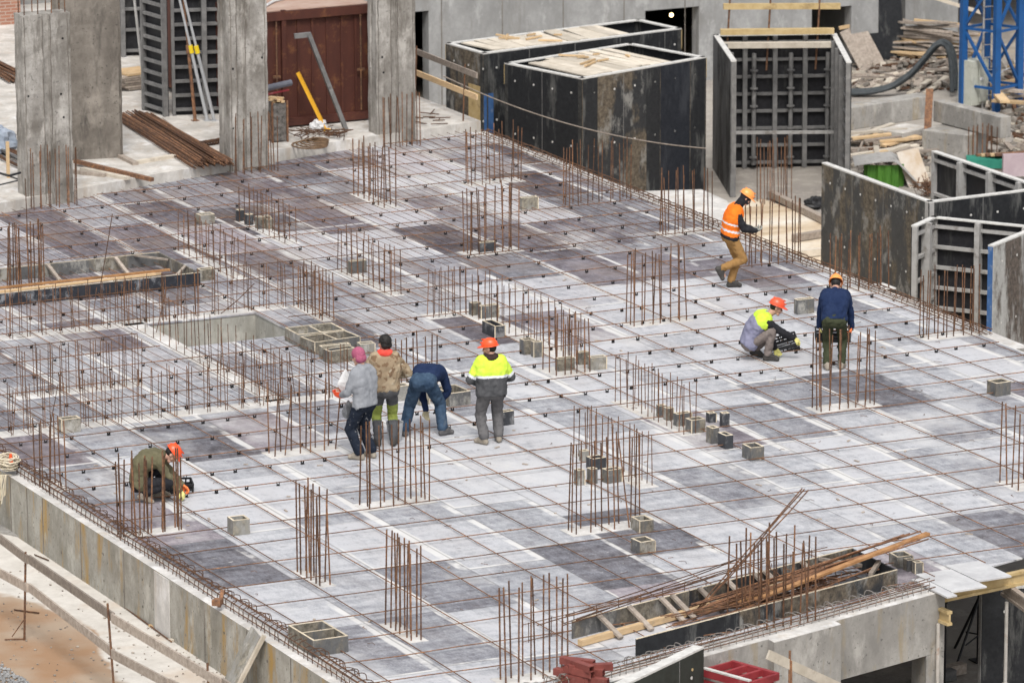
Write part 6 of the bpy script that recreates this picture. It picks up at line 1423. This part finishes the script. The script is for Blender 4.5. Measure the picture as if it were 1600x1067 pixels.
# 1 walking man in the orange vest, reading something in his hands
P1 = person('man in orange vest and light orange helmet walking along the far edge in tan trousers', G(1142, 450), hdg(.12, 1), dict(seed=1,
    pel=(0, -.02, .94), chest=(0, .09, 1.40), head=(0, .25, 1.59), face=(0, .82, -.58), hup=(0, .55, .8), hx=(1, .12, 0), sx=(1, -.05, 0), bend=(0, -.03, 0),
    ank=((-.05, .0, .10), (.09, -.19, .37)), knee=((0, 1, 0), (.0, 1, .1)), foot=((0, 1, 0), (0, .5, -.9)), flat=(1, 0), wr=((-.10, .38, 1.02), (.10, .42, 1.03)), elb=((-.5, -.7, -.4), (.6, -.7, -.4)), hd=((.45, .85, .1), (-.4, .9, .1)), palm=((.6, 0, .8), (-.6, 0, .8)), curl=.9,
    trousers=m_tan, jacket=m_jet, jr=.012, vest=[m_orange, m_reflect], vlo=.06, vpaint=lambda q: 1 if .17 < q < .25 or .44 < q < .50 else 0, gloves=(m_gl_g, m_gl_g), helmet=m_h_or2, balaclava=m_jet))
# 2 squatting man with a red helmet, yellow yoke
P2 = person('squatting man in yellow vest and red helmet reaching into a tipped black crate', G(1186, 561), hdg(.05, 1), dict(seed=2,
    pel=(0, -.16, .30), chest=(0, .10, .70), head=(0, .28, .86), face=(.05, .95, -.35), hup=(0, .35, .95), bend=(0, -.06, .03),
    ank=((-.12, -.06, .13), (.14, .12, .10)), knee=((-.35, 1, .4), (.3, .75, 1)), foot=((-.05, 1, -.35), (.15, 1, 0)), flat=(1, 1), wr=((-.12, .28, .13), (.12, .58, .36)), elb=((-.8, -.2, -.3), (.6, -.3, -.5)), hd=((.2, .6, -.8), (-.1, .8, -.5)), palm=((.8, .2, 0), (-.3, -.4, -.7)), curl=.8,
    trousers=m_brgrey, jacket=[m_violet, m_jet], jpaint=lambda q, a, c: 1 if a is not None else 0, jr=.018, jlo=-.1, vest=[m_hv], vlo=.72, vpaint=lambda q: 0, gloves=(m_gl_y, m_gl_y), helmet=m_h_red, boots=m_boot))
# 3 man in navy, back to the viewer, lowering a crate
P3 = person('man in navy jacket and dark green trousers stooping with a black crate, seen from behind', G(1303, 578), hdg(1, .1), dict(seed=3,
    pel=(0, -.05, .86), chest=(0, .24, 1.22), head=(0, .40, 1.34), face=(0, .75, -.66), hup=(0, .66, .75), bend=(0, -.06, .05),
    ank=((-.11, -.02, .10), (.12, .06, .10)), knee=((-.1, 1, 0), (.1, 1, 0)), foot=((-.2, 1, 0), (.15, 1, 0)), wr=((-.26, .34, .62), (.27, .34, .62)), elb=((-1, -.4, 0), (1, -.4, 0)), hd=((.15, .2, -1), (-.15, .2, -1)), palm=((1, 0, 0), (-1, 0, 0)), curl=.9,
    trousers=m_dkgreen, jacket=m_navy, jr=.012, gloves=(m_gl_y, m_gl_o), helmet=m_h_or2, boots=m_boot_tan))
# 4 grey hoodie, pink cap
P4 = person('man in grey hoodie and pink knitted cap holding a red helmet, back turned', G(571, 717), hdg(.62, -.78), dict(seed=4, k=1.0,
    pel=(0, 0, .90), chest=(0, .05, 1.38), head=(0, .12, 1.58), face=(.1, .93, -.3), hx=(1, .0, 0), bend=(0, -.02, 0),
    ank=((-.10, .02, .10), (.11, -.05, .10)), knee=((-.1, 1, 0), (.1, 1, 0)), foot=((-.25, 1, 0), (.2, 1, 0)), wr=((-.13, .36, .98), (.14, .33, .99)), elb=((-.7, -.8, -.3), (.7, -.8, -.3)), hd=((.3, .9, .1), (-.3, .9, .0)), palm=((.5, 0, .8), (-.5, 0, .8)), curl=.8,
    trousers=m_dkjean, legr=.012, jacket=m_greyh, jr=.020, wr_amp=.007, hood=(0, -1, 0), cap=m_pink, boots=m_boot_tan, gloves=(None, m_gl_b)))
# 5 camouflage jacket
P5 = person('black-haired man in a camouflage jacket with red hood and lime work trousers, seen from behind', G(603, 697), hdg(1, -.12), dict(seed=5, k=1.0,
    pel=(0, 0, .91), chest=(0, .04, 1.40), head=(0, .09, 1.60), face=(-.45, .88, -.08), bend=(0, -.02, 0),
    ank=((-.12, .02, .10), (.12, .0, .10)), knee=((-.1, 1, 0), (.1, 1, 0)), foot=((-.25, 1, 0), (.35, 1, 0)), wr=((-.20, .28, 1.02), (.20, .26, 1.04)), elb=((-.9, -.6, -.2), (1, -.55, -.2)), curl=.9,
    trousers=[m_grey, m_lime, m_boot], tpaint=lambda s: 0 if s < .52 else 1 if s < 1.28 else 0, jacket=m_camo, jr=.026, jlo=-.02, collar=m_redc, hair=m_hair, boots=m_boot))
# 6 bending man in jeans
P6 = person('man in navy jacket and blue jeans bent double with legs apart, seen from behind', G(662, 681), hdg(.97, .12), dict(seed=6,
    pel=(0, -.02, .86), chest=(.07, .42, .90), head=(.08, .60, .78), face=(0, .35, -.94), hup=(0, .94, .3), hx=(1, 0, 0), sx=(1, .05, 0), bend=(0, 0, .07),
    ank=((-.29, -.06, .10), (.29, .06, .10)), knee=((-.2, 1, 0), (.2, 1, 0)), foot=((-.4, .9, 0), (.75, .7, 0)), wr=((.0, .26, .34), (.16, .46, .40)), elb=((-.5, .3, .2), (.7, .1, .1)), hd=((.1, .0, -1), (-.1, 0, -1)), palm=((.5, -1, 0), (-1, 0, 0)), curl=.6,
    trousers=m_jeans, legr=.014, jacket=m_navy, jr=.014, jlo=.12, gloves=(m_gl_t, m_gl_b), hair=m_hair, boots=m_midgrey))
# 7 hi-vis jacket
P7 = person('man in a yellow and grey hi-vis jacket and orange helmet standing with his back turned', G(768, 693), hdg(1, -.22), dict(seed=7, k=.95,
    pel=(0, 0, .85), chest=(0, .03, 1.30), head=(-.01, .08, 1.49), face=(-.88, .45, -.12), bend=(0, -.02, 0),
    ank=((-.12, -.03, .10), (.13, .06, .10)), knee=((-.15, 1, 0), (.15, 1, 0)), foot=((-.55, .85, 0), (.1, 1, 0)), wr=((-.17, .20, .93), (.14, .24, .97)), elb=((-.9, -.75, 0), (1, -.7, 0)), curl=.9,
    trousers=m_midgrey, legr=.012, jacket=[m_hv, m_reflect, m_grey], jpaint=lambda q, a, c: (0 if a < .70 else 1 if a < .86 else 2) if a is not None else (0 if q > .56 else 1 if q > .48 else 2), jr=.034, jlo=-.1, collar=m_brhood, helmet=m_h_or, boots=m_boot_tan, belly=.01))
# 8 squatting man in olive
P8 = person('squatting man in an olive jacket and orange helmet bent over a black crate, left foreground', G(236, 782), hdg(.1, 1), dict(seed=8,
    pel=(0, -.17, .30), chest=(0, .13, .66), head=(0, .31, .70), face=(.05, .60, -.8), hup=(0, .8, .6), bend=(0, -.10, .10),
    ank=((-.14, .10, .10), (.13, -.12, .14)), knee=((-.3, .8, 1), (.25, 1, .35)), foot=((-.1, 1, 0), (.05, 1, -.4)), flat=(1, 1), wr=((-.10, .50, .16), (.10, .44, .14)), elb=((-.7, -.1, -.2), (.8, -.2, -.2)), hd=((.1, .7, -.6), (0, .6, -.8)), palm=((.4, -.4, -.4), (-.4, -.4, -.4)), curl=.8,
    trousers=m_jet, jacket=m_olive, jr=.012, jlo=-.12, hood=(0, -1, 0), gloves=(m_gl_o, m_gl_y), helmet=m_h_or, boots=m_boot_tan))

# ------------------------------------------------------------------ things the people hold
def crate(label, c, rz, tilt=(0, 0), size=(.42, .30, .17)):
    t = thing('plastic_crate', label, 'crate', tuple(c)); t.rotation_euler = (tilt[0], tilt[1], rz); L, W, H = size; o = MB()
    for s in (-1, 1):
        for z in (.012, .075, H - .02): o.box((0, s * W / 2, z), (L, .016, .03)); o.box((s * L / 2, 0, z), (.016, W - .018, .03))
        for k in range(7): o.box((-L / 2 + .008 + k * (L - .016) / 6, s * W / 2, H / 2), (.022, .012, H - .02))
        for k in range(5): o.box((s * L / 2, -W / 2 + .01 + k * (W - .02) / 4, H / 2), (.012, .022, H - .02))
    me = mesh_of('crate_side', o, m_black); inst('crate_side', me, t); o = MB()
    for k in range(6): o.box((0, -W / 2 + .03 + k * (W - .06) / 5, .006), (L - .02, .03, .01))
    inst('crate_floor', mesh_of('crate_floor', o, m_black), t); return t
crate('black plastic crate tipped on its edge before the squatting man in yellow', G(1230, 546) + V3((0, .05, .02)), -.35, (.55, -.25))
c = G(1303, 578) + AH * .42 + V3((0, 0, .42)); crate('black plastic crate held by the stooping man in navy, behind his legs', c, math.atan2(RH.y, RH.x), (.1, 0), (.56, .34, .17))
crate('black plastic crate beside the squatting man in olive', G(278, 770) + V3((.04, .1, .0)), -.25, (.1, .05))
t = thing('safety_helmet', 'red helmet held upside down in the hand of the man in the pink cap', 'helmet', tuple(G(571, 717) + RH * -.36 + AH * .22 + V3((0, 0, .92))))
o = MB(); n = 20; vs = []; fs = []; rows = [(.10, .12), (.07, .118), (.03, .10), (.0, .06), (-.015, .02)]
for z, r in rows:
    for k in range(n): a = 2 * math.pi * k / n; vs.append(V3((r * 1.15 * math.cos(a), r * math.sin(a), z)))
for i in range(len(rows) - 1):
    for k in range(n): fs.append((i * n + k, i * n + (k + 1) % n, (i + 1) * n + (k + 1) % n, (i + 1) * n + k))
fs.append(tuple(range(4 * n, 5 * n))); o.add(vs, fs); vs = []; fs = []
for k in range(n):
    a = 2 * math.pi * k / n; fr = max(0, math.cos(a)) ** 2
    for r, z in ((.117, .095), (.13 + .05 * fr, .10), (.13 + .05 * fr, .108), (.112, .104)): vs.append(V3((r * 1.15 * math.cos(a), r * math.sin(a), z)))
for k in range(n):
    for j in range(4): fs.append((k * 4 + j, ((k + 1) % n) * 4 + j, ((k + 1) % n) * 4 + (j + 1) % 4, k * 4 + (j + 1) % 4))
o.add(vs, fs); inst('shell', mesh_of('shell', o, m_h_or, smooth=True), t)
hp = G(571, 717) + RH * -.34 + AH * .26
def bag(name, c, mat, label, sc, seed):
    o = MB(); o.ball((0, 0, 0), 1, (1, 1, 1), 22, 16); vs = []
    for v in o.v:
        v = V3(v); k = 1 + .25 * noise.noise(v * 2.2 + V3((seed, 0, 0))) + .14 * noise.noise(v * 6 + V3((0, seed, 0))); pin = .35 + .65 * min(1, max(0, (1 - v.z) * .9)) if v.z > 0 else 1
        p = V3((v.x * sc[0] * k * pin, v.y * sc[1] * k * pin, v.z * sc[2])); vs.append(tuple(p + V3(c)))
    o.v = vs; return single(name, o, mat, label, 'bag', tuple(c))
bag('plastic_bag', hp + RH * .04 + V3((0, 0, 1.16)), m_white_pl, 'white crumpled plastic bag tucked under the arm of the man in the pink cap', (.13, .06, .19), 3)
bag('plastic_bag', hp + RH * .08 + AH * -.02 + V3((0, 0, .72)), simple('grey_film', (.16, .165, .175), (.30, .31, .32), 14, .35), 'grey translucent-looking plastic bag hanging below the red helmet', (.11, .06, .15), 6)
# bucket by the bending man
t = thing('bucket', 'grey bucket behind the left foot of the bending man', 'bucket', tuple(G(617, 690)))
c = G(617, 688); o = MB(); o.cyl(c, c + V3((0, 0, .30)), .10, .135, 18, caps=False); o.cyl(c + V3((0, 0, .30)), c + V3((0, 0, .29)), .135, .125, 18, caps=False); o.cyl(c + V3((0, 0, .29)), c + V3((0, 0, .02)), .125, .09, 18, caps=False); o.add([c + V3((.1 * math.cos(k * .349), .1 * math.sin(k * .349), .01)) for k in range(18)], [tuple(range(18))]); part('pail', o, m_prop, t)

bpy.data.scenes.remove(TMP)
